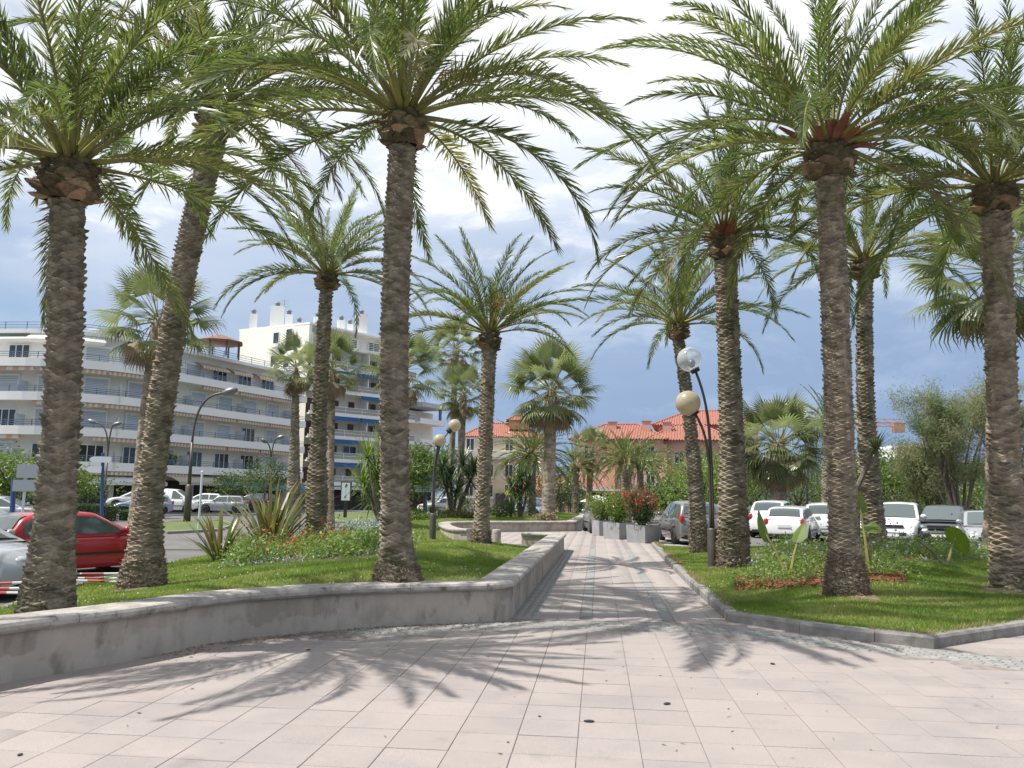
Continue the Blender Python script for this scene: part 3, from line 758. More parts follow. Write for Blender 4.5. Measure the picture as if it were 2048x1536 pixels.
def boss_mesh(name, rt, rb, h, seed, mats):
    """swollen knot of old leaf bases under the crown"""
    seg, nr = 84, 64
    t = np.linspace(0, 1, nr); prof = np.interp(t, [0, .07, .22, .5, .82, 1.0], [rt * 1.0, rb * .74, rb * .95, rb * .93, rb * .80, rb * .40])
    th = np.linspace(0, 2 * PI, seg, endpoint=False); TH, T = np.meshgrid(th, t)
    row = T * 3.4 + .16 * np.sin(TH * 3 + seed) + .1 * np.sin(TH * 7 + 2 * seed); k2 = 5 + seed % 2
    a_ = row + TH / (2 * PI) * k2; b_ = row - TH / (2 * PI) * k2; ia, ib = np.floor(a_), np.floor(b_); fa, fb = a_ - ia, b_ - ib
    ci = np.floor((ia - ib) % (2 * k2)); hs = hash01(ia + ib, ci, seed); up = (fa + fb) / 2
    R = prof[:, None] + .13 * (.15 + hs) * np.clip(up * 1.2, 0, 1) * np.clip(np.minimum(1 - fa, 1 - fb) * 7, 0, 1) * np.clip(np.minimum(fa, fb) * 3, 0, 1) ** .5 - .02 + (hash01(np.floor(TH * 12), np.floor(T * 40), seed) - .5) * .03
    R *= 1 + .06 * np.sin(TH * 2 + seed)
    V = np.stack([R * np.cos(TH), R * np.sin(TH), T * h], 2).reshape(-1, 3)
    i = np.arange(nr - 1)[:, None] * seg; j = np.arange(seg)[None]; j2 = (j + 1) % seg
    Q = np.stack([i + j, i + j2, i + seg + j2, i + seg + j], 2).reshape(-1, 4)
    zq = np.repeat(t[:-1], seg); hq = hash01(ia + ib, ci, seed + 4)[:-1].ravel()
    mi = ((zq < .36) & (hq > .50)).astype(int)
    me = npmesh(name, V, [Q], mats, mi); at = me.attributes.new('tone', 'FLOAT', 'POINT'); at.data.foreach_set('value', (.5 + .9 * hash01(ia + ib, ci, seed + 7)).ravel().astype(np.float32)); return me
def frond_mesh(name, L, e0, droop, n, ll, seed, mats, lw=.0122):
    r = np.random.default_rng(seed); K = 16
    s = np.linspace(0, 1, K); sway = r.normal(0, .12)
    ang = np.radians(e0 - droop * s ** 1.35); ds = L / (K - 1)
    px = np.concatenate([[0], np.cumsum(np.cos(ang[:-1]) * ds)]); pz = np.concatenate([[0], np.cumsum(np.sin(ang[:-1]) * ds)]); py = sway * L * .35 * s ** 2
    pts = np.stack([px, py, pz], 1)
    mb = MB(); rad = np.interp(s, [0, .08, .2, .6, 1], [.042, .030, .020, .011, .003])
    mb.tube([tuple(p) for p in pts], list(rad), 5, 0, cap=False)
    V = [np.array(mb.v)]; off = len(mb.v); quads = [np.array([f for f in mb.f])]; tris = []; 
    nq0 = len(mb.f)
    sl = np.linspace(.15, .995, n)
    P_ = np.stack([np.interp(sl, s, pts[:, k]) for k in range(3)], 1)
    T = np.gradient(P_, axis=0); T /= np.linalg.norm(T, axis=1)[:, None]
    side = np.tile(np.array([0., 1, 0]), (n, 1)); side -= T * (side * T).sum(1)[:, None]; side /= np.linalg.norm(side, axis=1)[:, None]
    N = np.cross(T, side); N *= np.sign(N[:, 2:3] + 1e-6) if e0 < 80 else 1
    lv, lq, lt = [], [], []
    for sg in (-1, 1):
        q = (sl - .15) / .85
        ln = ll * np.interp(q, [0, .12, .35, .7, 1], [.50, .88, 1.0, .80, .40]) * r.uniform(.85, 1.12, n)
        a = np.radians(np.interp(q, [0, .5, 1], [46, 32, 14]) + r.normal(0, 6, n))
        v = np.radians(np.interp(q, [0, .5, 1], [38, 28, 16]) + r.normal(0, 16, n))
        D = np.cos(a)[:, None] * T + np.sin(a)[:, None] * (sg * np.cos(v)[:, None] * side + np.sin(v)[:, None] * N)
        Wd = T - D * (T * D).sum(1)[:, None]; Wd /= np.linalg.norm(Wd, axis=1)[:, None]
        tw = r.normal(0, .5, n)[:, None]; Wd = Wd * np.cos(tw) + np.cross(D, Wd) * np.sin(tw)
        w = (lw * np.interp(q, [0, .2, 1], [.8, 1, .6]))[:, None]
        g = np.zeros((n, 3)); g[:, 2] = -ln * r.uniform(.04, .26, n)
        B = P_; Mid = P_ + D * (ln * .5)[:, None] + g * .22; Tip = P_ + D * ln[:, None] + g
        blk = np.stack([B - Wd * w * .6, B + Wd * w * .6, Mid + Wd * w, Mid - Wd * w, Tip], 1)
        k0 = off + np.arange(n) * 5
        lv.append(blk.reshape(-1, 3)); lq.append(np.stack([k0, k0 + 1, k0 + 2, k0 + 3], 1)); lt.append(np.stack([k0 + 3, k0 + 2, k0 + 4], 1)); off += n * 5
    V = np.concatenate(V + lv); Qs = np.concatenate(quads + lq); Ts = np.concatenate(lt)
    mi = np.concatenate([np.zeros(nq0, int), np.ones(len(Qs) - nq0, int), np.ones(len(Ts), int)])
    return npmesh(name, V, [Qs, Ts], mats, mi)
BINS = [84, 74, 64, 54, 44, 34, 24, 14, 4, -8, -22, -40]
def frond_set(n, ll, mats, tagname, lw=.0122):
    r = {}
    for b, e in enumerate(BINS):
        r[b] = [frond_mesh('frond', 3.3, e, float(np.interp(e, [-40, -8, 4, 14, 44, 84], [44, 66, 76, 74, 58, 40])) + 13 * (k - 1), n, ll, 100 * b + k, mats, lw) for k in range(3)]
    return r
FR_HI = frond_set(100, .41, [m_petiole, m_leaf], 'hi')
FR_LO = frond_set(52, .43, [m_petiole, m_leaf], 'lo', .021)
FR_DRY = [frond_mesh('frond', 3.3, e, 60, 70, .42, 900 + e, [m_petiole, m_leafy]) for e in (10, -10)]
def date_palm(label, base, top, r0, r1, L=3.3, nf=50, bend=(0, 0), flare=.45, pitch=.062, amp=.03, nc=13, seg=64, per=6, mat=m_trunk, rb=None, bh=.75, lumps=0., seed=0, lo=False, emin=-20, e_pow=.9, skip=None, dry=2, group='date palms along the promenade', az0=0., husk=False, stalks=0, fibres=0):
    rd = random.Random(seed * 13 + 5)
    root = thing('date_palm', label, 'palm tree', base, 0, group)
    tv = Vector(top) - Vector(base)
    tm = trunk_mesh('trunk', Vector(base), Vector(top), Vector((bend[0], bend[1], 0)), r0, r1, flare, pitch, amp, nc, seg, per, mat, lumps=lumps, seed=seed)
    inst('trunk', tm, root)
    rb = rb or r1 * 1.75
    inst('leaf_base_knot', boss_mesh('leaf_base_knot', r1, rb, bh, seed, [m_boss, m_cut]), root, tv)
    FS = FR_LO if lo else FR_HI
    sc = L / 3.3
    for i in range(nf):
        t = (i + .5) / nf; az = i * 2.399963 + rd.gauss(0, .12) + az0
        e = 86 - (86 - emin) * t ** e_pow + rd.gauss(0, 4)
        if skip and skip(math.degrees(az) % 360, e): continue
        b = min(range(len(BINS)), key=lambda k: abs(BINS[k] - e)); me = FS[b][rd.randrange(3)]
        if i >= nf - dry: me = FR_DRY[i % 2]
        rr = rb * (.15 + .5 * t)
        o = inst('frond', me, root, (tv.x + rr * math.cos(az), tv.y + rr * math.sin(az), tv.z + bh * (1.0 - .12 * t)), (rd.gauss(0, .22), (BINS[b] - e) * PI / 180 * .8, az), sc * rd.uniform(.86, 1.08) * (.82 + .18 * min(1, t * 4)))
    if fibres:
        r_ = np.random.default_rng(seed); n_ = int(1500 * fibres / .6); th_ = r_.uniform(0, 2 * PI, n_); hh_ = fibres * r_.random(n_) ** 1.3
        rad_ = r1 + (r0 - r1) * np.exp(-(hh_ / flare) ** 1.6) + .012
        f0 = hh_ / tv.length
        cen_ = np.stack([tv.x * f0 + bend[0] * 4 * f0 * (1 - f0) + rad_ * np.cos(th_), tv.y * f0 + bend[1] * 4 * f0 * (1 - f0) + rad_ * np.sin(th_), hh_], 1)
        out_ = np.stack([np.cos(th_), np.sin(th_), r_.normal(.3, .7, n_)], 1) + r_.normal(size=(n_, 3)) * .35; out_ /= np.linalg.norm(out_, axis=1)[:, None]
        sd_ = np.cross(out_, r_.normal(size=(n_, 3))); sd_ /= np.linalg.norm(sd_, axis=1)[:, None]; ln_ = r_.uniform(.03, .075, n_)[:, None]
        V_ = np.stack([cen_ - sd_ * .007, cen_ + sd_ * .007, cen_ + out_ * ln_ + sd_ * .004, cen_ + out_ * ln_ - sd_ * .004], 1).reshape(-1, 3)
        o = inst('root_fibres', npmesh('root_fibres', V_, [np.arange(4 * n_).reshape(-1, 4)], m_fibre), root); o['kind'] = 'stuff'
    if husk:
        mb = MB()
        for k in range(16):
            a = k * 2.4; r_ = rb * .55; e = rd.uniform(.15, 1.1); l = rd.uniform(.45, .85)
            p0 = tv + Vector((math.cos(a) * r_, math.sin(a) * r_, bh * .75)); d = Vector((math.cos(a) * math.cos(e), math.sin(a) * math.cos(e), math.sin(e)))
            s_ = Vector((-math.sin(a), math.cos(a), 0)); n_ = d.cross(s_)
            q = [p0 - s_ * .06, p0 + s_ * .06, p0 + d * l * .5 + s_ * .10 - n_ * .03, p0 + d * l * .5 - s_ * .10 - n_ * .03, p0 + d * l + s_ * .04 - Vector((0, 0, .12)), p0 + d * l - s_ * .04 - Vector((0, 0, .12))]
            mb.add(q, [(0, 1, 2, 3), (3, 2, 4, 5)])
        mb.build('leaf_sheath', m_husk, root)
    for k in range(stalks):
        a = az0 + k * 2.1; mb = MB(); p0 = tv + Vector((math.cos(a) * rb * .4, math.sin(a) * rb * .4, bh * .95))
        d = Vector((math.cos(a) * .55, math.sin(a) * .55, .85)); el = p0 + d * .8
        mb.tube([p0, p0 + d * .5, el], [.02, .016, .01], 5)
        for j in range(22):
            w = Vector((math.cos(a) + rd.gauss(0, .5), math.sin(a) + rd.gauss(0, .5), rd.uniform(.1, .7))).normalized(); st = p0 + d * rd.uniform(.5, .8)
            mb.tube([st, st + w * .3, st + w * .5 - Vector((0, 0, .12))], [.006, .005, .004], 4)
        mb.build('flower_stalk', m_stalk, root)
    return root
def DP(label, bpx, bd, bz, tpx, tpy, td, **k):
    b = COLM(bpx, bd, bz); t = P(tpx, tpy, td); return date_palm(label, b, t, **k)
pL = on(LAWN_L, 92, 8.62)
date_palm('nearest date palm at the left edge, its trunk rising right behind the low wall', pL, P(134, 405, 8.7), .25, .160, L=3.05, nf=50, bend=(.06, 0), flare=.8, pitch=.040, amp=.042, nc=12, seg=110, per=7, rb=.315, bh=.52, seed=1, emin=-2, e_pow=.88, dry=1, az0=.3)
b2 = on(LAWN_L, 284, 13.6)
date_palm('tall leaning date palm whose curved trunk rises beside the red car', b2, P(432, 270, 14.1), .34, .19, L=3.9, nf=50, bend=(-.20, .0), flare=.75, pitch=.040, amp=.048, nc=13, seg=100, per=6, mat=m_trunk2, rb=.36, bh=.6, seed=2, emin=-8, dry=6, az0=1.1, fibres=.5)
b3 = on(LAWN_L, 797, 11.15)
date_palm('tall date palm in the middle left, trunk base bulging just behind the low wall', b3, P(806, 296, 11.35), .31, .185, L=4.05, nf=45, bend=(-.09, 0), flare=.50, pitch=.036, amp=.028, nc=14, seg=110, per=6, rb=.335, bh=.58, seed=3, emin=-4, dry=1, az0=.05, stalks=3, fibres=.3)
b4 = on(LAWN_L, 632, 23.0)
date_palm('date palm with a thick shaggy lower trunk behind the red flower bed', b4, P(653, 580, 23.2), .29, .155, L=3.2, nf=40, bend=(-.05, 0), flare=3.0, pitch=.055, amp=.07, nc=11, seg=70, per=5, rb=.37, bh=.55, lumps=.05, seed=4, emin=2, dry=1, stalks=4, az0=.5)
b5 = on(LAWN_L, 962, 20.4)
date_palm('smaller date palm on the lawn beside the bollard', b5, P(979, 700, 20.4), .225, .16, L=2.95, nf=38, bend=(0, 0), flare=.5, pitch=.045, amp=.042, nc=12, seg=80, per=6, mat=m_trunk2, rb=.29, bh=.52, seed=5, emin=10, dry=0, az0=.9, stalks=3, fibres=.3)
b6 = on(LAWN_R, 1693, 12.7)
date_palm('big date palm in front of the red mulch bed with red husks in its crown', b6, P(1660, 358, 12.75), .31, .195, L=4.0, nf=48, bend=(0.0, 0), flare=.55, pitch=.034, amp=.036, nc=15, seg=120, per=6, mat=m_trunk2, rb=.40, bh=.66, seed=6, emin=-6, dry=1, az0=.7, husk=True, fibres=.62)
b7 = on(LAWN_R, 1467, 18.3)
date_palm('stout date palm standing right behind the two globe street lamp', b7, P(1450, 522, 18.4), .33, .225, L=3.8, nf=42, bend=(.03, 0), flare=2.2, pitch=.050, amp=.052, nc=13, seg=84, per=6, rb=.33, bh=.68, seed=7, emin=-4, dry=1, az0=.2, husk=True, fibres=.9)
b8 = on(LAWN_R, 1752, 21.8)
date_palm('date palm behind the yucca stem, between the white cars', b8, P(1730, 560, 21.9), .28, .185, L=3.5, nf=38, bend=(-.12, 0), flare=3.0, pitch=.052, amp=.052, nc=12, seg=70, per=5, rb=.37, bh=.66, seed=8, emin=6, dry=0, az0=1.4)
b9 = on(LAWN_R, 2022, 13.9)
date_palm('date palm at the right edge with coarse pale scars low on its trunk', b9, P(1992, 428, 14.3), .31, .22, L=3.8, nf=44, bend=(-.02, 0), flare=1.3, pitch=.050, amp=.055, nc=12, seg=100, per=6, mat=m_trunk2, rb=.37, bh=.6, seed=9, emin=-6, dry=1, az0=2.0)
b10 = on(LAWN_R, 1398, 23.2)
date_palm('slender leaning date palm beside the grey parked people carrier', b10, P(1357, 680, 23.4), .23, .145, L=3.45, nf=36, bend=(.10, 0), flare=2.5, pitch=.050, amp=.05, nc=11, seg=64, per=5, rb=.30, bh=.54, seed=10, emin=8, dry=0, az0=.4, fibres=.8)
# smaller date palms farther off
FARD = [('low spreading date palm just behind the tall stout fan palm', 1062, 47, 905, .24, 2.9, 50, -30),
        ('twin low date palm in front of the salmon building, left trunk', 1250, 57, 912, .34, 2.9, 52, -25),
        ('twin low date palm in front of the salmon building, right trunk', 1283, 60, 918, .22, 2.7, 46, -25),
        ('date palm with drooping fronds beside the bus shelter', 1150, 62, 925, .24, 2.7, 36, -40),
        ('distant date palm showing behind the big palm of the mulch bed', 1652, 52, 835, .25, 3.1, 40, -20),
        ('low date palm half hidden by the leaning palm by the grey car', 1385, 62, 935, .25, 2.9, 36, -25)]
for k, (lab, px, d, ty, r, L, nf, em) in enumerate(FARD):
    base = COLM(px, d, 0.0 if px > 1130 else .3)
    date_palm(lab, base, P(px + (1 if k != 2 else -3), ty + 20, d), r * 1.3, r, L=L, nf=nf, flare=.6, pitch=.09, amp=.05, nc=10, seg=36, per=4, rb=r * 1.5, bh=.5, seed=20 + k, lo=True, emin=em, dry=0, group='low date palms in front of the houses', az0=k * .9)

# ---- fan palms
def fan_mesh(name, mats, pet, blade, nseg, seed, hang, spread=215):
    r = np.random.default_rng(seed); mb = MB()
    # petiole along +X, curving down a little
    pp = [(pet * s, 0, -.10 * pet * s * s) for s in (0, .35, .7, 1)]
    mb.tube(pp, [.020, .014, .011, .009], 4, 0, cap=False)
    hub = Vector(pp[-1])
    for k in range(nseg):
        a = math.radians(-spread / 2 + spread * (k + .5) / nseg); ln = blade * (1 - .22 * abs(a) / PI * 2) * r.uniform(.9, 1.06)
        fold = .10 * math.cos(a)
        d = Vector((math.cos(a), math.sin(a), -.12 + fold - .35 * abs(math.sin(a)) * .6)).normalized(); s = d.cross(Vector((0, 0, 1))).normalized()
        da = math.radians(spread / nseg) * .52
        m = hub + d * ln * .52; w = ln * .52 * math.tan(da)
        z = Vector((0, 0, 1)) * w * .35
        drop = r.uniform(.35, 1.0) * hang
        m2 = hub + d * ln * .76 - Vector((0, 0, drop * ln * .10)); tip = hub + d * ln * (.98 - .12 * drop) - Vector((0, 0, drop * ln * .42))
        mb.add([hub, m - s * w, m + z * .6, m + s * w, m2 - s * w * .45, m2 + s * w * .45, tip], [(0, 1, 2), (0, 2, 3), (1, 4, 2), (2, 5, 3), (2, 4, 5), (4, 6, 5)], 1)
    return mb.mesh(name, mats)
FAN = [fan_mesh('leaf', [m_petiole, m_fan], 1.0, 1.0, 26, 40 + k, .35 + .28 * k) for k in range(4)]
FAND = [fan_mesh('dead_leaf', [m_fandead, m_fandead], .8, .95, 20, 60 + k, .9, 150) for k in range(3)]
def fan_palm(label, base, top, r0, r1, sc=1.0, nl=40, nd=14, seed=0, mat=m_trunk2, flare=1.0, bend=(0, 0), emin=-30, group='fan palms', amp=.015, dead_top=0.2, seg=32):
    rd = random.Random(seed * 7 + 1)
    root = thing('fan_palm', label, 'palm tree', base, 0, group); tv = Vector(top) - Vector(base)
    inst('trunk', trunk_mesh('trunk', Vector(base), Vector(top), Vector((*bend, 0)), r0, r1, flare, .085, amp, 9, seg, 4, mat, seed=seed, rough_h=.3), root)
    mb = MB(); mb.lathe([(r1, -.4), (r1 * 1.12, -.1), (r1 * .9, .15), (r1 * .3, .38), (0, .4)], tv, 10); mb.build('fibre_crown', m_fandead, root)
    for i in range(nl):
        t = (i + .5) / nl; az = i * 2.399963 + rd.gauss(0, .15); e = 82 - (82 - emin) * t ** .85 + rd.gauss(0, 6)
        k = min(3, max(0, int((50 - e) / 28) + rd.choice((0, 1))))
        inst('leaf', FAN[k], root, (tv.x + r1 * .6 * math.cos(az), tv.y + r1 * .6 * math.sin(az), tv.z + .45 - .35 * t), (rd.gauss(0, .18), -math.radians(e), az), sc * rd.uniform(.85, 1.08))
    for i in range(nd):
        az = i * 2.399963 + 1; e = rd.uniform(-80, -48)
        inst('dead_leaf', FAND[i % 3], root, (tv.x + r1 * .8 * math.cos(az), tv.y + r1 * .8 * math.sin(az), tv.z + dead_top - rd.random() * .5 * dead_top * 2), (rd.gauss(0, .2), -math.radians(e), az), sc * rd.uniform(.7, 1.0))
    return root
def FP(label, bpx, bz, tpx, tpy, d, r0, r1, **k):
    return fan_palm(label, COLM(bpx, d, bz), P(tpx, tpy, d), r0, r1, **k)
FP('leaning fan palm with a smooth grey trunk between the two near left palms', 272, -.1, 316, 655, 26.5, .34, .21, sc=1.12, nl=32, nd=10, seed=1, bend=(-.1, 0), flare=1.2)
FP('slim fan palm with a shaggy lower trunk against the white apartment tower', 586, 0, 592, 745, 47, .42, .13, sc=1.08, nl=30, nd=12, seed=2, flare=5.2, amp=.05, mat=m_trunk)
FP('fan palm crown behind the shaggy date palm trunk, against the tower balconies', 660, 0, 664, 748, 43, .25, .18, sc=1.10, nl=30, nd=12, seed=3)
FP('fan palm half hidden behind the tall middle left date palm', 806, 0, 808, 748, 42, .25, .18, sc=1.25, nl=28, nd=8, seed=4)
FP('taller of the two slim fan palms behind the left globe lamp', 898, 0, 912, 705, 55, .32, .20, sc=1.22, nl=34, nd=8, seed=5, mat=m_trunk)
FP('shorter of the two slim fan palms behind the left globe lamp', 917, 0, 926, 795, 52, .36, .22, sc=1.18, nl=36, nd=14, seed=6, mat=m_trunk)
FP('stout fan palm with a broad crown standing beyond the far low wall', 1096, .45, 1102, 790, 43, .36, .29, sc=1.5, nl=46, nd=20, seed=7, flare=3.2, emin=-40)
FP('fan palm with a dead skirt left of the bus shelter', 1176, 0, 1182, 905, 64, .3, .24, sc=1.1, nl=30, nd=22, seed=8, mat=m_trunk, dead_top=-.2)
FP('fan palm whose crown hangs behind the right edge date palm', 1985, .2, 1992, 560, 24, .3, .22, sc=1.45, nl=42, nd=12, seed=9, emin=-50)
FP('squat bushy fan palm with a skirt of dead leaves in the parking lot', 1555, 0, 1557, 895, 46, .5, .4, sc=1.65, nl=60, nd=34, seed=10, emin=-48, dead_top=.0)
FP('small fan palm against the dark pines behind the white van', 742, 0, 742, 905, 60, .2, .16, sc=.9, nl=20, nd=4, seed=11) if False else None

# bare worn earth round the feet of the near palms
for (pt, lw_, rr) in ((b2, LAWN_L, .50), (b5, LAWN_L, .36), (b6, LAWN_R, .50), (b7, LAWN_R, .52), (b9, LAWN_R, .50), (b10, LAWN_R, .40)):
    rd = random.Random(rr * 100); k = 26; vs = [(pt.x, pt.y, lw_.z1(pt.x, pt.y) + .05)]
    for f in (.75, 1.0):
        for j in range(k):
            a = 2 * PI * j / k; q = rr * f * (1 + .28 * math.sin(a * 2 + pt.x) + .16 * math.sin(a * 5 + pt.y) + rd.uniform(-.08, .08)); x, y = pt.x + q * math.cos(a), pt.y + q * math.sin(a); vs.append((x, y, lw_.z1(x, y) + (.035 if f < 1 else -.02)))
    mb = MB(); mb.add(vs, [(0, 1 + j, 1 + (j + 1) % k) for j in range(k)] + [(1 + j, 1 + k + j, 1 + k + (j + 1) % k, 1 + (j + 1) % k) for j in range(k)])
    o = mb.build('bare_earth', m_earth, None, True); o['kind'] = 'structure'

# ------------------------------------------------------------------ cars
p_silver = paint('paint_silver', (0.36, 0.375, 0.375)); p_red = paint('paint_red', (0.42, 0.012, 0.018), .15); p_white = paint('paint_white', (0.74, 0.74, 0.72), 0.0)
p_grey = paint('paint_grey', (0.19, 0.185, 0.175)); p_dark = paint('paint_dark_grey', (0.05, 0.055, 0.06)); p_green = paint('paint_grey_green', (0.17, 0.20, 0.19)); p_blue = paint('paint_blue', (0.06, 0.12, 0.26)); p_lb = paint('paint_pale_blue', (0.28, 0.36, 0.45))
TYPES = {  # L, W, H, belt, wheel r, front axle, rear axle, lower contour top [(x/L, z)], roof [(x/L, z/H)]
 'hatch': dict(L=3.85, W=1.66, H=1.43, r=.30, fa=.325, ra=-.315, up=[(-.5, .50), (-.495, .74), (-.47, .90), (.20, .90), (.40, .80), (.475, .68), (.5, .50)], roof=[(-.475, .92), (-.40, 1.30), (-.33, 1.395), (-.10, 1.43), (.02, 1.40), (.27, .90)], win=[(-.40, -.19), (-.165, .185)]),
 'sedan': dict(L=4.3, W=1.72, H=1.44, r=.31, fa=.325, ra=-.30, up=[(-.5, .50), (-.495, .78), (-.47, .94), (.19, .92), (.40, .82), (.475, .70), (.5, .50)], roof=[(-.46, .95), (-.385, 1.32), (-.30, 1.41), (-.10, 1.44), (.02, 1.41), (.26, .92)], win=[(-.40, -.235), (-.215, -.04), (-.02, .175)]),
 'mpv': dict(L=4.3, W=1.80, H=1.62, r=.32, fa=.33, ra=-.30, up=[(-.5, .52), (-.495, .80), (-.475, 1.00), (.22, .98), (.40, .86), (.475, .72), (.5, .50)], roof=[(-.475, 1.02), (-.435, 1.40), (-.39, 1.56), (-.10, 1.62), (.06, 1.57), (.33, .98)], win=[(-.43, -.26), (-.24, -.045), (-.025, .23)]),
 'suv': dict(L=4.45, W=1.82, H=1.70, r=.35, fa=.33, ra=-.30, up=[(-.5, .58), (-.495, .86), (-.47, 1.06), (.18, 1.05), (.40, .96), (.475, .82), (.5, .56)], roof=[(-.465, 1.08), (-.42, 1.48), (-.36, 1.64), (-.12, 1.70), (.02, 1.66), (.235, 1.05)], win=[(-.43, -.27), (-.25, -.06), (-.04, .155)]),
 'wagon': dict(L=4.6, W=1.76, H=1.48, r=.31, fa=.33, ra=-.29, up=[(-.5, .50), (-.495, .78), (-.475, .94), (.16, .93), (.40, .80), (.475, .68), (.5, .48)], roof=[(-.475, .96), (-.43, 1.28), (-.38, 1.41), (-.10, 1.48), (0, 1.44), (.23, .93)], win=[(-.44, -.27), (-.25, -.06), (-.04, .15)]),
 'mini': dict(L=3.7, W=1.69, H=1.41, r=.30, fa=.33, ra=-.31, up=[(-.5, .48), (-.49, .72), (-.46, .90), (.22, .91), (.40, .84), (.475, .70), (.5, .48)], roof=[(-.46, .92), (-.42, 1.28), (-.36, 1.38), (-.10, 1.41), (.10, 1.37), (.245, .91)], win=[(-.40, -.12), (-.095, .175)]),
 'van': dict(L=4.4, W=1.80, H=1.85, r=.31, fa=.33, ra=-.28, up=[(-.5, .55), (-.497, .9), (-.49, 1.05), (.24, 1.03), (.40, .92), (.475, .76), (.5, .52)], roof=[(-.49, 1.07), (-.48, 1.70), (-.46, 1.82), (-.1, 1.85), (.08, 1.80), (.34, 1.03)], win=[(.04, .235)]),
}
def make_car(label, ty, pt, loc, heading, group='cars parked in the lot', plate=m_plate, roofbars=False, cat='car'):
    T = TYPES[ty]; L, Wd, H, r = T['L'], T['W'], T['H'], T['r']
    root = thing('parked_car' if ty != 'van' else 'parked_van', label, cat, loc, heading, group)
    xf, xr = T['fa'] * L, T['ra'] * L
    X = sorted(set([round(x, 4) for x in np.linspace(-.5 * L, .5 * L, 27)] + [round(c + (r + .06) * math.cos(a), 4) for c in (xf, xr) for a in np.linspace(0, PI, 11)] + [round(-.5 * L + d, 4) for d in (.02, .05, .1)] + [round(.5 * L - d, 4) for d in (.02, .05, .1)]))
    ux, uz = [a * L for a, _ in T['up']], [b for _, b in T['up']]
    rx, rz = [a * L for a, _ in T['roof']], [b for _, b in T['roof']]
    def zup(x): return float(np.interp(x, ux, uz))
    def zroof(x): return float(np.interp(x, rx, rz))
    def wx(x): q = abs(x) / (.5 * L); return Wd / 2 * (1 - .05 * q ** 2 - .13 * q ** 9)
    def zlo(x):
        z = .20 + .14 * max(0, (abs(x) / (.5 * L) - .8) / .2)
        for c in (xf, xr):
            d = abs(x - c)
            if d < r + .06: z = max(z, r + math.sqrt(max(0, (r + .06) ** 2 - d * d)))
        return z
    vv = [(0, .93), (.18, .975), (.45, 1.0), (.72, .995), (.90, .965), (1.0, .90)]
    mb = MB(); nl = len(vv); ring = []
    for x in X:
        a, b = zlo(x), zup(x); b = max(b, a + .03)
        ring.append([(x, -wx(x) * k, a + (b - a) * v) for v, k in vv] + [(x, -wx(x) * .5, b + .025), (x, 0, b + .035), (x, wx(x) * .5, b + .025)] + [(x, wx(x) * k, a + (b - a) * v) for v, k in reversed(vv)])
    m = len(ring[0]); fs = [(i * m + j, (i + 1) * m + j, (i + 1) * m + j + 1, i * m + j + 1) for i in range(len(X) - 1) for j in range(m - 1)]
    fs += [tuple(range(m)), tuple((len(X) - 1) * m + j for j in range(m - 1, -1, -1))]
    mb.add([v for q in ring for v in q], fs)
    body = mb.build('body', pt, root, smooth=True); body.data.materials.append(m_black)
    # greenhouse
    belt = [zup(x) - .03 for x in X]
    GX = sorted(set([round(x, 4) for x in np.linspace(rx[0], rx[-1], 34)]))
    def gw(x, z):  # half width of the cabin side at height z
        b = zup(x); return (wx(min(max(x, -.45 * L), .4 * L)) * .935) - max(0, z - b) * .30
    mb = MB(); ring = []
    for x in GX:
        b, t = zup(x) - .02, max(zroof(x), zup(x) + .004); zz = [b, b + (t - b) * .5, b + (t - b) * .86, b + (t - b) * .97, t]
        hw = [gw(x, zz[0]), gw(x, zz[1]), gw(x, zz[2]), gw(x, zz[3]) - .03 - .02, gw(x, t) - .14]
        ring.append([(x, -w_, z_) for w_, z_ in zip(hw, zz)] + [(x, 0, t + .025 * min(1, (t - b) / .3))] + [(x, w_, z_) for w_, z_ in reversed(list(zip(hw, zz)))])
    m = len(ring[0]); mb.add([v for q in ring for v in q], [(i * m + j, (i + 1) * m + j, (i + 1) * m + j + 1, i * m + j + 1) for i in range(len(GX) - 1) for j in range(m - 1)])
    cab = mb.build('cabin', pt, root, smooth=True)
    # side windows
    for (a, b) in T['win']:
        for sg in (-1, 1):
            mb = MB(); xs = np.linspace(a * L, b * L, 9); lo, hi = [], []
            for x in xs:
                zb, ztp = zup(x) + .045, zroof(x) - .085
                if ztp - zb < .03: continue
                lo.append((x, sg * (gw(x, zb) + .008), zb)); hi.append((x, sg * (gw(x, ztp) + .010), ztp))
            if len(lo) < 2: continue
            k = len(lo); mb.add(lo + hi, [(i, i + 1, k + i + 1, k + i) if sg < 0 else (i + 1, i, k + i, k + i + 1) for i in range(k - 1)])
            mb.build('window', m_carglass, root)
    # windscreen / rear window follow the roof line
    def screen(name, xa, xb):
        mb = MB(); xs = np.linspace(xa, xb, 7); V = []
        for x in xs:
            z = zroof(x); w_ = gw(x, z) - .10
            for k in (-1, -.6, 0, .6, 1): V.append((x + (.012 if xb > 0 else -.012), k * w_, z + .012 + .028 * (1 - k * k)))
        mb.add(V, [(i * 5 + j, (i + 1) * 5 + j, (i + 1) * 5 + j + 1, i * 5 + j + 1) for i in range(6) for j in range(4)])
        mb.build(name, m_carglass, root)
    x5, x4 = rx[-1], rx[-2]; screen('windscreen', x4 + (x5 - x4) * .10, x5 - (x5 - x4) * .08)
    if ty != 'van': screen('rear_window', rx[0] + (rx[2] - rx[0]) * .16, rx[0] + (rx[2] - rx[0]) * .80)
    # wheels
    tm = MB(); Mx = Matrix.Rotation(PI / 2, 4, 'X')
    tm.lathe([(r * .62, -.10), (r * .93, -.10), (r, -.06), (r, .06), (r * .93, .10), (r * .62, .10)], n=22, M=Mx)
    tme = tm.mesh('wheel', m_tyre, True)
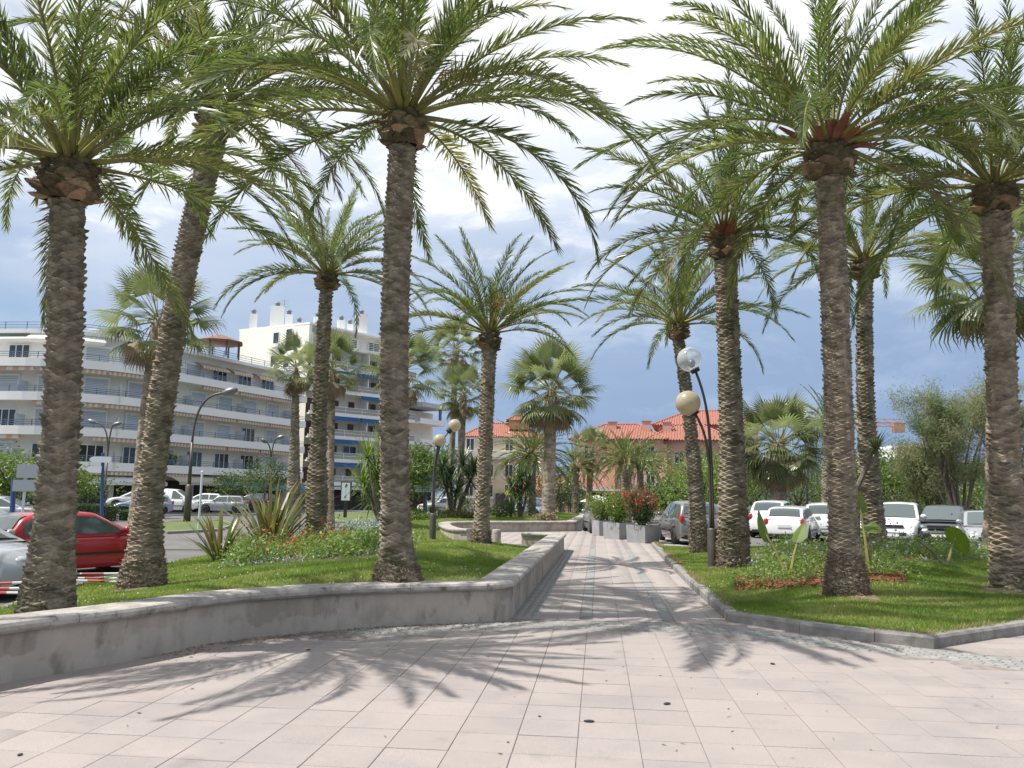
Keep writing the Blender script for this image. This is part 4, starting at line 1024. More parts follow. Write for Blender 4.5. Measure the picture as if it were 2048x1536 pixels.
    rm = MB(); rm.lathe([(r * .66, .085), (r * .58, .095), (r * .55, .06), (.0, .05)], n=22, M=Mx); 
    for k in range(5):
        a = k * 2 * PI / 5; rm.box((0, -.085, 0), (.07, .03, .0), 0) if False else None
        c, s = math.cos(a), math.sin(a); d = Vector((c, 0, s)); n_ = Vector((-s, 0, c))
        v = [d * .04 - n_ * .05, d * .04 + n_ * .05, d * r * .58 + n_ * .03, d * r * .58 - n_ * .03]
        rm.add([Vector((q.x, -.098, q.z)) for q in v] + [Vector((q.x, -.06, q.z)) for q in v], [(0, 1, 2, 3), (0, 4, 5, 1), (1, 5, 6, 2), (2, 6, 7, 3), (3, 7, 4, 0)])
    rme = rm.mesh('rim', m_rim)
    for x in (xf, xr):
        for sg in (-1, 1):
            w = inst('wheel', tme, root, (x, sg * (Wd / 2 - .115), r), (0, 0, 0 if sg < 0 else PI)); inst('rim', rme, w)
    MB().box((0, 0, .40), (L * .90, Wd * .58, .34)).build('underbody', m_black, root)
    for sg in (-1, 1):
        mb = MB(); zb = zup(xf) - .10 if ty != 'van' else .80
        mb.sphere((.455 * L, sg * (wx(.45 * L) - .18), .66 if H < 1.6 else .76), .17, 10, 6, 0, (.75, .9, .52)); mb.build('headlight', m_headl, root, True)
        mb = MB(); tz = (.86 if H < 1.55 else .98); mb.sphere((-.484 * L, sg * (wx(.47 * L) - .085), tz), .17, 10, 6, 0, (.45, .55, 1.0)); mb.build('taillight', m_taill, root, True)
        mb = MB(); mx = T['win'][-1][1] * L - .03; mb.sphere((mx, sg * (gw(mx, .95) + .11), zup(mx) + .12), .11, 10, 6, 0, (.55, 1.0, .75)); mb.build('wing_mirror', pt, root, True)
        mb = MB(); mb.box((0.02 * L, sg * (wx(0) + .006), .52), (L * .46, .02, .05)); mb.build('side_trim', m_black if ty != 'mini' else pt, root)
    mb = MB(); mb.box((.497 * L, 0, .50), (.03, Wd * .55, .13)); mb.box((.489 * L, 0, .66 if H < 1.6 else .80), (.06, Wd * .44, .10)); mb.build('grille', m_black, root)
    MB().box((.503 * L + .012, 0, .47), (.012, .50, .11)).build('number_plate', m_plate, root)
    MB().box((-.503 * L - .004, 0, .70 if H < 1.6 else .62), (.012, .50, .11)).build('number_plate', plate, root)
    MB().box((-.497 * L, 0, .33), (.05, Wd * .72, .12)).build('bumper_strip', m_black, root)
    for x_ in [w[1] * L + .012 * L for w in T['win'][:-1]] + [T['win'][-1][1] * L]:
        pass
    for sg in (-1, 1):
        mb = MB()
        for w in T['win'][-2:]: mb.box(((w[0] + .02) * L + .06, sg * (wx(w[0] * L) * .985 + .012), zup(0) - .12), (.16, .03, .03))
        mb.build('door_handle', pt, root)
    for sg in (-1, 1):
        mb = MB()
        for x_ in sorted({w[1] * L + .012 * L for w in T['win']} | {T['win'][0][0] * L - .0 if ty in ('mini',) else T['win'][-1][0] * L - .012 * L}):
            z_ = np.linspace(.32, zup(x_) - .01, 6); V_ = []
            for zz in z_:
                a_, b_ = zlo(x_), zup(x_); q_ = (zz - a_) / (b_ - a_); yy = sg * (wx(x_) * float(np.interp(q_, [v for v, _ in vv], [k for _, k in vv])) + .003)
                V_ += [(x_ - .007, yy, zz), (x_ + .007, yy, zz)]
            mb.add(V_, [(2 * i, 2 * i + 1, 2 * i + 3, 2 * i + 2) for i in range(5)])
        mb.build('door_seam', m_black, root)
    if roofbars:
        mb = MB()
        for sg in (-1, 1): mb.tube([(-.36 * L, sg * .56, H - .05), (-.30 * L, sg * .56, H + .03), (-.02 * L, sg * .56, H + .03), (.03 * L, sg * .56, H - .04)], .018, 6)
        mb.build('roof_rail', m_steel, root)
    return root
def CAR(label, ty, pt, px, d, z, hdg, **k):
    """hdg: 0 = nose to the right, 90 = nose away from the camera, measured in the camera's ground frame"""
    p = COLM(px, d, z); return make_car(label, ty, pt, p, YAW + math.radians(hdg), **k)
gl = 'cars on the road at the left'; gs = 'cars parked along the shops'; gp = 'cars in the parking lot'
CAR('silver car cut off by the left edge, behind the nearest palm trunk', 'sedan', p_silver, -138, 14.6, RZ, -3, group=gl)
CAR('grey green car at the left edge behind the silver one', 'mpv', p_green, -98, 21.5, RZ, -4, group=gl)
CAR('bright red three door hatchback between the two left palm trunks', 'hatch', p_red, 142, 18.8, RZ - .04, 60, group=gl)
CAR('pale car far behind the grey green car at the left edge', 'sedan', p_silver, 5, 41, RZ + .1, 8, group=gl)
CAR('cream car partly behind the smooth grey fan palm trunk', 'hatch', p_white, 268, 62, .35, 205, group=gs)
CAR('pale green car in front of the cream car by the fan palm trunk', 'hatch', p_lb, 285, 57, .05, 205, group=gs)
CAR('white panel van parked by the shops left of the single arm lamp', 'van', p_white, 345, 66, .05, 0, group=gs, cat='van')
CAR('white hatchback between the van and the silver small car', 'hatch', p_white, 404, 69, .15, 185, group=gs)
CAR('small silver car with a pale roof, nose left, behind the flax clump', 'mini', p_silver, 447, 66.5, .02, 186, group=gs)
CAR('dark car behind the silver small car and the flax leaves', 'sedan', p_dark, 505, 70, .2, 186, group=gs)
CAR('white car with dark windscreen beyond the left globe lamp', 'hatch', p_white, 878, 72, .1, 222, group=gs)
CAR('pale blue car facing forward beside the stout fan palm', 'hatch', p_lb, 1077, 57, .15, 255, group=gs)
CAR('blue car behind the pale blue one beside the stout fan palm', 'hatch', p_blue, 1052, 62, .25, 250, group=gs)
CAR('silver car with rear lights showing left of the planters', 'hatch', p_silver, 1206, 40, 0, 92, group=gp)
CAR('grey people carrier beside the front planter, rear window towards us', 'mpv', p_grey, 1378, 31.8, -.03, 90, group=gp, plate=paint('plate_blue', (.12, .25, .5), 0))
CAR('blue grey car just right of the grey people carrier', 'sedan', p_lb, 1432, 40, -.03, 84, group=gp)
CAR('dark car behind the stout date palm trunk', 'sedan', p_dark, 1478, 42, -.03, 80, group=gp)
CAR('white off-roader at the left end of the white cars', 'suv', p_white, 1552, 39.0, -.05, 62, group=gp)
CAR('white estate car with upright rear lights in front of the off-roader', 'wagon', p_white, 1586, 34.5, -.05, 63, group=gp)
CAR('white hatchback partly hidden by the big palm of the mulch bed', 'mpv', p_white, 1652, 36.5, -.05, 66, group=gp, roofbars=True)
CAR('white off-roader with its nose towards us and wing mirror showing', 'suv', p_white, 1800, 33.0, -.05, 238, group=gp)
CAR('dark grey car right of the white nose-in off-roader', 'mpv', p_dark, 1893, 32.6, -.05, 236, group=gp)
CAR('silver car with a chrome slatted grille beside the right edge palm', 'sedan', p_silver, 1975, 29.6, -.05, 246, group=gp)
CAR('white car glimpsed behind the trunk of the palm by the yucca', 'hatch', p_white, 1712, 38.5, -.05, 240, group=gp)

# ------------------------------------------------------------------ buildings
def bx_mesh(name, mats, parts):
    mb = MB()
    for c, s, mi in parts: mb.box(c, s, 0, mi)
    return mb.mesh(name, mats)
# openings: origin at the sill's middle on the wall face, outside towards -Y
def shutter_mesh(w, h, closed=1.0):
    mb = MB()
    mb.box((0, -.02, h / 2), (w, .04, h), 0, 1)
    n = 14; hh = h * closed
    for k in range(n): mb.box((0, -.055, h - hh + hh * (k + .5) / n), (w - .1, .03, hh / n * .86), 0, 0)
    for sx in (-1, 1): mb.box((sx * (w / 2 + .0), -.05, h / 2), (.08, .11, h + .04), 0, 2)
    mb.box((0, -.07, h + .06), (w + .2, .16, .16), 0, 2)
    return mb.mesh('shuttered_window', [m_shut, m_glass, m_white_r])
def french_mesh(w, h, mframe, mpane, leaves=2, depth=.06):
    mb = MB(); mb.box((0, -.015, h / 2), (w, .03, h), 0, 1)
    for k in range(leaves + 1): mb.box((-w / 2 + w * k / leaves, -.04, h / 2), (.07, .07, h), 0, 0)
    for z in (.04, h - .04): mb.box((0, -.042, z), (w + .06, .065, .08), 0, 0)
    return mb.mesh('window', [mframe, mpane])
sh_me = shutter_mesh(1.9, 2.05); fr_me = french_mesh(1.9, 2.05, m_white_r, m_glass, 3)
fr2_me = french_mesh(1.5, 2.0, m_whiterail, m_glass, 2)
def wplace(name, me, root, p, t, z, out=0.0):
    """put an opening on a wall at 2D point p, wall direction t; outside is to the right of t"""
    n = Vector((t.y, -t.x)); q = Vector((p.x + n.x * out, p.y + n.y * out, z)) - ROOTLOC[root.name]
    return inst(name, me, root, q, (0, 0, math.atan2(t.y, t.x)))
def rails(path, z0, z1, off, nr, mat, root, post=2.0, th=.022, name='railing', nv=0):
    mb = MB()
    for k in range(nr):
        z = z0 + (z1 - z0) * (k + 1) / nr; mb.sweep(path.p, [(off - th, z - th), (off + th, z - th), (off + th, z + th), (off - th, z + th)])
    d = .05
    while d < path.L:
        p, t = path.at(d); n = Vector((t.y, -t.x)); mb.box((p.x + n.x * off, p.y + n.y * off, (z0 + z1) / 2), (.05, .05, z1 - z0 + .1), math.atan2(t.y, t.x)); d += post
    return mb.build(name, mat, root)

# --- left apartment block with the rounded corner
A = COLM(150, 67.5, 0); A = Vector((A.x, A.y)); Bp = COLM(584, 92, 0); Bp = Vector((Bp.x, Bp.y))
u = (Bp - A).normalized(); lft = (-RH).to_2d().normalized()
lft = Vector((lft.x, lft.y)) + Vector((FH.x, FH.y)) * 0.10; lft.normalize()
c0 = A + lft * 6.0; c1 = A + u * 6.0
arc = [c0 * (1 - s) ** 2 + A * 2 * s * (1 - s) + c1 * s ** 2 for s in np.linspace(0, 1, 11)]
fa = Path([A + lft * 34] + arc + [Bp])
s_arc = (A + lft * 34 - c0).length
ab = thing('apartment_building', 'pale five storey apartment block with a rounded corner and long white balconies', 'building', (A.x, A.y, 0), world=True)
ZB = [3.35, 6.2, 9.05, 11.9]; TOP = 15.0
back = 12.0
MB().sweep(fa.p, [(0, -.5), (0, 11.9), (-back, 11.9), (-back, -.5)]).build('wall', m_cream, ab)
MB().sweep(fa.p, [(-.9, 11.9), (-.9, TOP), (-back + .3, TOP), (-back + .3, 11.9)]).build('penthouse', m_white_r, ab)
MB().sweep(fa.p, [(.15, TOP - .05), (.15, TOP + .28), (-1.2, TOP + .28), (-1.2, TOP - .05)]).build('cornice', m_white_r, ab)
rails(fa, TOP + .28, TOP + .95, -.2, 3, m_rail, ab)
orange = stripes('striped_awning', (0.62, 0.57, 0.48), (0.55, 0.33, 0.22), (u.x, u.y, 0), 2.6)
for k, zb in enumerate(ZB):
    MB().sweep(fa.p, [(0.0, zb), (1.35, zb), (1.35, zb + .72), (1.24, zb + .72), (1.24, zb + .18), (0.0, zb + .18)]).build('balcony', m_white_r, ab)
    rails(fa, zb + .72, zb + 1.22, 1.29, 3, m_rail, ab)
    # rolled awnings hanging under the balcony edge
    d = 1.0
    while d < fa.L - 4:
        ln = 4.2 + 0.6 * random.random()
        if random.random() < (.85 if k < 3 else .95):
            pp = fa.cut(d, min(d + ln, fa.L - .3))
            MB().sweep(pp, [(1.12, zb - .34), (1.17, zb - .34), (1.20, zb - .02), (1.0, zb - .02)]).build('awning', orange, ab)
        d += ln + .25
d = 2.2; i = 0
while d < fa.L - 1.5:
    p, t = fa.at(d)
    for k in range(1, 5):
        z0 = ZB[k - 1] + .19
        if k < 4:
            op = (k == 1 and random.random() < .5) or random.random() < .10
            wplace('shuttered_window' if not op else 'window', fr_me if op else sh_me, ab, p, t, z0)
        else:
            op = random.random() < .55
            wplace('window' if op else 'shuttered_window', fr_me if op else sh_me, ab, p, t, z0, -.9)
    if i % 2 == 1:
        for k in range(3):
            n = Vector((t.y, -t.x)); q = p + t * 1.75
            MB().box((q.x + n.x * .62, q.y + n.y * .62, ZB[k] + .95), (.03, 1.2, 1.55), math.atan2(t.y, t.x)).build('balcony_divider', m_rail if k == 9 else m_shut, ab)
    d += 3.55; i += 1
# penthouse awnings on the right half, rounded hood on the corner
for a, b in ((s_arc + 9, s_arc + 12.5), (s_arc + 17, s_arc + 20.6), (s_arc + 21.2, s_arc + 24), (s_arc + 25, s_arc + 28)):
    if b < fa.L: MB().sweep(fa.cut(a, b), [(.15, 14.05), (.25, 13.75), (.25, 13.95), (-.85, 14.45), (-.88, 14.35)]).build('awning', orange, ab)
hp = fa.cut(s_arc + 0.5, s_arc + 6.5)
MB().sweep(hp, [(-.9, 14.25), (.35, 14.25), (.5, 14.4), (.35, 14.6), (.05, 14.75), (-.1, 14.95), (-.9, 14.96)]).build('rounded_hood', m_white_r, ab)
MB().sweep(fa.cut(0, s_arc + 1), [(-.9, 14.3), (.1, 14.3), (.2, 14.45), (.1, 14.6), (-.9, 14.62)]).build('ledge', m_white_r, ab)
# ground floor shops
d = .8
while d < fa.L - 3:
    p, t = fa.at(d + 2); n = Vector((t.y, -t.x)); rz = math.atan2(t.y, t.x)
    MB().box((p.x + n.x * .01, p.y + n.y * .01, 1.25), (3.9, .14, 2.9), rz).build('shop_front', m_dark, ab)
    MB().box((p.x - t.x * 2.2 + n.x * .1, p.y - t.y * 2.2 + n.y * .1, 1.3), (.35, .3, 3.0), rz).build('pillar', m_cream, ab)
    d += 4.4
def awn(a, b, mat, zt, zl_, out, name='shop_awning'):
    MB().sweep(fa.cut(a, b), [(.08, zt), (out, zl_), (out, zl_ - .28), (out - .03, zl_ - .28), (out - .03, zl_ - .03), (.08, zt - .05)]).build(name, mat, ab)
awn(1, s_arc + 1, m_greyaw, 3.2, 2.5, 2.2); awn(s_arc + 5, s_arc + 12, m_greyaw, 3.2, 2.45, 2.0); awn(s_arc + 13, s_arc + 18.5, m_beige, 3.5, 2.6, 2.4)
awn(s_arc + 19, fa.L - .2, m_teal, 3.2, 2.2, 2.6)
# roof pavilion
rp = P(437, 725, 80); 
mb = MB(); mb.lathe([(2.3, 1.45), (2.35, 1.6), (.3, 2.35), (0, 2.4)], (rp.x, rp.y, TOP), 8); mb.build('roof_pavilion', M('pavilion_tiles', (.20, .10, .07), .8, (.25, .13, .09), 3), ab)
mb = MB()
for k in range(8): mb.box((rp.x + 2.0 * math.cos(k * PI / 4), rp.y + 2.0 * math.sin(k * PI / 4), TOP + .75), (.12, .12, 1.5))
mb.build('pavilion_post', m_wood, ab)
for px in (188, 192):
    q = P(px, 640, 78); 
q = P(190, 640, 80); mb = MB(); mb.box((q.x, q.y, TOP + 1.0), (.7, .7, 2.2)); mb.box((q.x, q.y, TOP + 2.3), (.9, .9, .12)); mb.box((q.x, q.y, TOP + 2.65), (.9, .9, .1)); mb.build('chimney', m_white_r, ab)

# --- white apartment tower
C = COLM(601, 96, 0); C = Vector((C.x, C.y)); D_ = COLM(820, 107, 0); D_ = Vector((D_.x, D_.y)); E_ = COLM(458, 101, 0); E_ = Vector((E_.x, E_.y)); F_ = COLM(872, 112, 0); F_ = Vector((F_.x, F_.y))
tw = thing('apartment_tower', 'taller white apartment block with blue balcony awnings and a blank side wall', 'building', (C.x, C.y, 0), world=True)
TT = 22.0
nb = Vector((-(D_ - C).y, (D_ - C).x)).normalized() * 14
poly = [E_, C, D_, D_ + (E_ - C), ]
def ccw(p):
    a = sum(p[i].x * p[(i + 1) % len(p)].y - p[(i + 1) % len(p)].x * p[i].y for i in range(len(p))); return p if a > 0 else p[::-1]
fdir = (D_ - C).normalized(); fn = Vector((fdir.y, -fdir.x)); 
sink = 1.25          # loggias: the wall lies behind the slab line
MB().prism(ccw([E_, C, C - fn * sink + (C - E_).normalized() * 0, D_ - fn * sink, D_ + (E_ - C)]), -.5, 19.4).build('wall', m_ww, tw)
MB().prism(ccw([E_, C, C + fdir * .4, C + fdir * .4 - fn * 2.6, D_ - fn * 2.6, D_ + (E_ - C)]), 19.4, TT).build('penthouse', m_ww, tw)
mb = MB(); ins = ccw([E_ + (E_ - C).normalized() * .15, C + fn * .1, D_ + fn * -1.6, D_ + (E_ - C)]); mb.prism(ins, TT, TT + .22); mb.build('roof_slab', m_white_r, tw)
fpath = Path([C, D_])
ZT = [2.8 * k for k in range(1, 7)] + [19.5]
brw = french_mesh(1.9, 2.0, m_ww, m_brownwin, 2); brn = french_mesh(1.0, 2.0, m_ww, m_brownwin, 1); gln = french_mesh(1.9, 2.0, m_whiterail, m_glass, 2)
m_gl_rail = M('smoked_balustrade', (0.30, 0.30, 0.27), .3)
for k, z in enumerate(ZT):
    MB().sweep([C + fdir * .2, D_], [(-sink, z - .1), (.55, z - .1), (.55, z + .32), (.42, z + .32), (.42, z + .08), (-sink, z + .08)]).build('balcony', m_white_r, tw)
    if k < 6:
        MB().sweep([C + fdir * .5, D_], [(.44, z + .33), (.47, z + .33), (.47, z + 1.0), (.44, z + 1.0)]).build('balustrade', m_gl_rail, tw)
        rails(Path([C + fdir * .4, D_]), z + .32, z + 1.05, .46, 2, m_whiterail, tw, 2.4)
        for a, b in ((.9, 7.2), (7.6, 14.5), (15, fpath.L - .3)):
            if b - a > 1 and b < fpath.L and (k + int(a)) % 5 != 4: MB().sweep(fpath.cut(a, b), [(.5, z - .62), (.56, z - .62), (.62, z - .12), (.2, z - .12)]).build('awning', m_blue_aw, tw)
        d = 1.6; j = 0
        while d < fpath.L - 1:
            p, t = fpath.at(d); me = (brw, brw, brn, gln)[(j + k) % 4 if (j * 3 + k) % 7 == 0 else (0, 1, 2)[j % 3]]
            wplace('window', me, tw, p, t, z + .1, -sink)
            if j % 2 == 0:
                q = p + t * 1.45; n = fn; MB().box((q.x - n.x * .45, q.y - n.y * .45, z + 1.35), (.12, 1.6, 2.5), math.atan2(t.y, t.x)).build('partition', m_white_r, tw)
            d += 2.75; j += 1
    else:
        rails(Path([C + fdir * .2, D_]), z + .3, z + 1.35, .48, 5, m_whiterail, tw, 1.6)
for d in (4.5, 7.5, 11): 
    p, t = fpath.at(d); wplace('window', gln, tw, p, t, 19.6, -2.6)
sw = french_mesh(.95, 1.5, m_whiterail, m_glass, 1)
epath = Path([E_, C])
for px, py in ((536, 687), (562, 683), (533, 734), (559, 737)):
    z = ZAT(px, py, 98); f = (px - 458) / (601 - 458); p, t = epath.at(epath.L * f * 1.0); wplace('window', sw, tw, p, t, z, .0)
    n = Vector((t.y, -t.x)); MB().box((p.x + n.x * .1, p.y + n.y * .1, z - .22), (1.5, .25, .3), math.atan2(t.y, t.x)).build('window_box', m_white_r, tw)
for px, h, w in ((506, 2.0, .9), (553, 3.0, 1.7), (577, 2.0, .9), (598, 1.0, .5), (634, 2.4, .9), (682, 2.0, .9), (700, 1.5, .7), (722, 2.8, 1.5)):
    q = P(px, 655, 101 if px < 600 else 104); mb = MB(); mb.box((q.x, q.y, TT + h / 2 + .2), (w, w * .8, h), .4); mb.build('chimney', m_white_r, tw)
    mb = MB(); mb.lathe([(.28, 0), (.28, .4), (.40, .45), (.12, .7), (0, .7)], (q.x, q.y, TT + h + .2), 8); mb.build('chimney_pot', m_steel, tw)
mb = MB(); q = P(566, 655, 101); mb.tube([(q.x, q.y, TT), (q.x, q.y, TT + 4.2)], .03, 5)
for z in (3.2, 3.6, 4.0): mb.tube([(q.x - .6, q.y, TT + z), (q.x + .6, q.y, TT + z)], .02, 4)
mb.build('aerial', m_steel, tw)
# stepped terrace wing at its right end
MB().prism(ccw([D_ - fn * 1.2, F_ - fn * 1.2, F_ - fn * 11, D_ - fn * 11]), -.5, 13.0).build('terrace_wing', m_ww, tw)
for z in (2.8, 5.6, 8.4, 11.2): 
    MB().sweep([D_, F_], [(-1.2, z - .1), (1.3, z - .1), (1.3, z + .6), (1.2, z + .6), (1.2, z + .1), (-1.2, z + .1)]).build('balcony', m_white_r, tw)
MB().sweep([D_, F_], [(-8, 13.3), (1.6, 13.3), (1.6, 13.9), (-8, 13.9)]).build('terrace_roof', M('terrace_roof_grey', (.45, .47, .48), .8), tw)
q = F_ + fn * 1.0 - fdir * .5; MB().box((q.x, q.y, 12.3), (.35, .35, 2.3), .4).build('column', m_rail, tw)
MB().prism(ccw([C + fn * .0, C + fn * 2.2, F_ + fn * 2.2, F_]), 2.2, 2.55).build('shop_canopy', m_greyaw, tw)
MB().prism(ccw([C + fn * .05 + fdir * 1, C + fn * .2 + fdir * 1, F_ + fn * .2 - fdir, F_ + fn * .05 - fdir]), -.3, 2.3).build('shop_front', m_dark, tw)

# --- roof tiles helper: hip roof whose slopes carry barrel tiles as ribs
def hip_roof(root, c, rz, w, d, z, rise, ov=.5, ridge=.45, name='roof'):
    """rectangular hip roof centred on c (2D), w along rz"""
    cs, sn = math.cos(rz), math.sin(rz)
    def q(x, y, zz): return (c.x + x * cs - y * sn, c.y + x * sn + y * cs, zz)
    a, b = w / 2 + ov, d / 2 + ov; r = max(0, a - b) if ridge is None else a * ridge
    mb = MB(); R1, R2 = q(-r, 0, z + rise), q(r, 0, z + rise); P0, P1, P2, P3 = q(-a, -b, z), q(a, -b, z), q(a, b, z), q(-a, b, z)
    mb.add([P0, P1, P2, P3, R1, R2], [(0, 1, 5, 4), (1, 2, 5), (2, 3, 4, 5), (3, 0, 4), (3, 2, 1, 0)])
    n = int(2 * a / .35)
    for k in range(n):        # rows of barrel tiles on the front slope
        x = -a + 2 * a * (k + .5) / n; f = 1.0
        if x < -r: f = (x + a) / (a - r)
        elif x > r: f = (a - x) / (a - r)
        p0 = Vector(q(x, -b, z + .03)); p1 = Vector(q(x, -b + b * f, z + rise * f + .03)); mb.tube([p0, p1], .10, 5, 0, cap=False)
    m = int(2 * b / .35)
    for sx in (-1, 1):
        for k in range(m):
            y = -b + 2 * b * (k + .5) / m; f = 1 - abs(y) / b
            mb.tube([Vector(q(sx * a, y, z + .03)), Vector(q(sx * (a - (a - r) * f), y, z + rise * f + .03))], .10, 5, 0, cap=False)
    for s_, e_ in ((P0, R1), (P1, R2), (R1, R2)): mb.tube([Vector(s_) + Vector((0, 0, .06)), Vector(e_) + Vector((0, 0, .06))], .14, 6)
    return mb.build(name, m_rooft, root)

# --- cream house with the red roof in the middle
H0 = COLM(1003, 131, 0); hc = Vector((H0.x, H0.y))
ho = thing('cream_house', 'cream three storey house under a red hipped roof, seen between the trunks', 'building', (hc.x, hc.y, 0), world=True)
hz = YAW + .05; cs, sn = math.cos(hz), math.sin(hz)
def hq(x, y): return Vector((hc.x + x * cs - y * sn, hc.y + x * sn + y * cs))
MB().box((hc.x, hc.y, 5.1), (14.0, 12, 11.2), hz).build('wall', M('house_cream', (.60, .53, .42), .85, (.55, .48, .38), .4), ho)
hip_roof(ho, hc, hz, 12.2, 11, 10.75, 2.6, .6, .35)
q = hq(2.5, -2.0); MB().box((q.x, q.y, 13.0), (3.2, 3, 1.6), hz).build('dormer', m_ochre, ho)
hip_roof(ho, hq(2.5, -2.0), hz, 3.2, 3, 13.6, .9, .4, .3, 'dormer_roof')
q = hq(0, -6.35); MB().box((q.x, q.y, 8.05), (14.2, .9, .9), hz).build('terrace_parapet', m_cream, ho)
q = hq(0, -6.2); MB().box((q.x, q.y, 7.45), (14.6, .9, .28), hz).build('cornice', m_white_r, ho)
hw_ = french_mesh(1.2, 1.9, m_white_r, m_glass, 2)
for z in (1.6, 4.7, 8.6):
    for x in (-5.2, -2.2, .8, 3.8):
        p = hq(x, -6.02); wplace('window', hw_, ho, p, Vector((cs, sn)), z)
        if z < 8:
            p = hq(x, -6.1); MB().box((p.x, p.y, z - .18), (1.7, .35, .2), hz).build('sill', m_white_r, ho)
p = hq(-.3, -6.5); MB().box((p.x, p.y, 1.2), (1.8, .5, 1.9), hz).build('shop_front', m_dark, ho)
t_ = hq(1.6, -7.0); mb = MB(); mb.box((t_.x, t_.y, 2.5), (2.6, 1.8, .12), hz); mb.box((t_.x, t_.y - .9, 2.2), (2.6, .08, .5), hz); mb.build('shop_awning', m_yellow, ho)

# --- salmon house
K0 = COLM(1262, 106, 0); kc = Vector((K0.x, K0.y)); kz = YAW - .22
pk = thing('salmon_house', 'salmon pink house with red clay roofs and white shutters behind the bus shelter', 'building', (kc.x, kc.y, 0), world=True)
cs2, sn2 = math.cos(kz), math.sin(kz)
def kq(x, y): return Vector((kc.x + x * cs2 - y * sn2, kc.y + x * sn2 + y * cs2))
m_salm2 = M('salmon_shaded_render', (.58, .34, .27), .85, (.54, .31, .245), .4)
MB().box((*kq(-1.5, 4), 4.4), (11.5, 10, 9.6), kz).build('wall', m_pink, pk)
MB().box((*kq(7.5, 6), 4.5), (10, 12, 9.4), kz).build('wing', m_salm2, pk)
MB().box((*kq(10, 15), 5.6), (13.5, 12, 12.6), kz).build('rear_block', m_salm2, pk)
MB().box((*kq(-2.4, -1.2), 4.2), (1.0, .6, 8.8), kz).build('corner_pier', m_ochre, pk)
MB().box((*kq(4.35, -.9), 4.2), (.7, .5, 8.8), kz).build('corner_pier', m_ochre, pk)
hip_roof(pk, kq(-1.5, 4), kz, 11.5, 10, 9.2, 2.4, .7, .35); hip_roof(pk, kq(7.5, 6), kz, 10, 12, 9.15, 2.5, .7, .3); hip_roof(pk, kq(10, 15), kz, 13.5, 12, 11.9, 2.6, .9, .35)
m_shutp = M('pale_shutter', (.62, .52, .46), .7)
def shut2(w, h):
    mb = MB(); mb.box((0, -.015, h / 2), (w, .03, h), 0, 1); mb.box((0, -.03, h / 2), (.06, .05, h), 0, 0)
    for sx in (-1, 1):
        for k in range(9): mb.box((sx * (w / 2 + .24), -.05, h * (k + .5) / 9), (.46, .05, h / 9 * .8), 0, 2)
    mb.box((0, -.08, -.08), (w + .3, .2, .14), 0, 0); return mb.mesh('window', [m_white_r, m_glass, m_shutp])
s2 = shut2(.95, 1.7); tk = Vector((cs2, sn2))
for x, z in ((-5.4, 3.6), (-.6, 3.4), (2.6, 3.4), (-5.4, 6.6), (-.6, 6.6), (2.6, 6.6)): wplace('window', s2, pk, kq(x, -1.02), tk, z)
for x, z in ((6.2, 5.9), (9.2, 5.9), (6.2, 2.6), (9.5, 2.6)): wplace('window', s2, pk, kq(x, -.02), tk, z)
for x in (6, 9, 12.5): wplace('window', s2, pk, kq(x, 8.98), tk, 9.6)
MB().box((*kq(7.6, -.9), 2.9), (3.4, 1.7, 1.0), kz).build('balcony', m_cream, pk)
for x, y in ((-2.6, 2.5), (2.0, 1.5), (4.6, 3.5), (13.2, 12)):
    q = kq(x, y); mb = MB(); zc_ = 10.6 if y < 10 else 13.4; mb.box((q.x, q.y, zc_), (1.1, .9, 2.4), kz); mb.box((q.x, q.y, zc_ + 1.25), (1.3, 1.1, .12), kz); mb.build('chimney', m_salm2, pk)
# low annex with its own tiled roof
an = thing('annex', 'low annex with a pale clay roof left of the salmon house', 'building', (*kq(-9, -7), 0), world=True)
MB().box((*kq(-8, -6), 1.0), (11, 6, 3.0), kz).build('wall', m_ochre, an); hip_roof(an, kq(-8, -6), kz, 11, 6, 2.5, 1.8, .5, .5)

# --- far white building with flat roofs at the right
fb = COLM(1845, 150, 0); fz = YAW - .1
fbt = thing('far_white_building', 'far white flat roofed building glimpsed between the trunks at the right', 'building', (fb.x, fb.y, 0), world=True)
MB().box((fb.x, fb.y, 4), (22, 12, 9), fz).build('wall', m_white_r, fbt)
MB().box((fb.x, fb.y, 8.9), (25, 15, .5), fz).build('roof_slab', m_whiterail, fbt); MB().box((fb.x - 1, fb.y, 10.3), (9, 8, 2.2), fz).build('roof_storey', m_white_r, fbt); MB().box((fb.x - 1, fb.y, 11.6), (11, 10, .4), fz).build('roof_slab', m_whiterail, fbt)
for z in (2.2, 5.4):
    for x in (-8, -4.5, -1, 2.5, 6): 
        q = Vector((fb.x, fb.y)) + Vector((math.cos(fz), math.sin(fz))) * x + Vector((math.sin(fz), -math.cos(fz))) * 6.02; wplace('window', gln, fbt, q, Vector((math.cos(fz), math.sin(fz))), z)
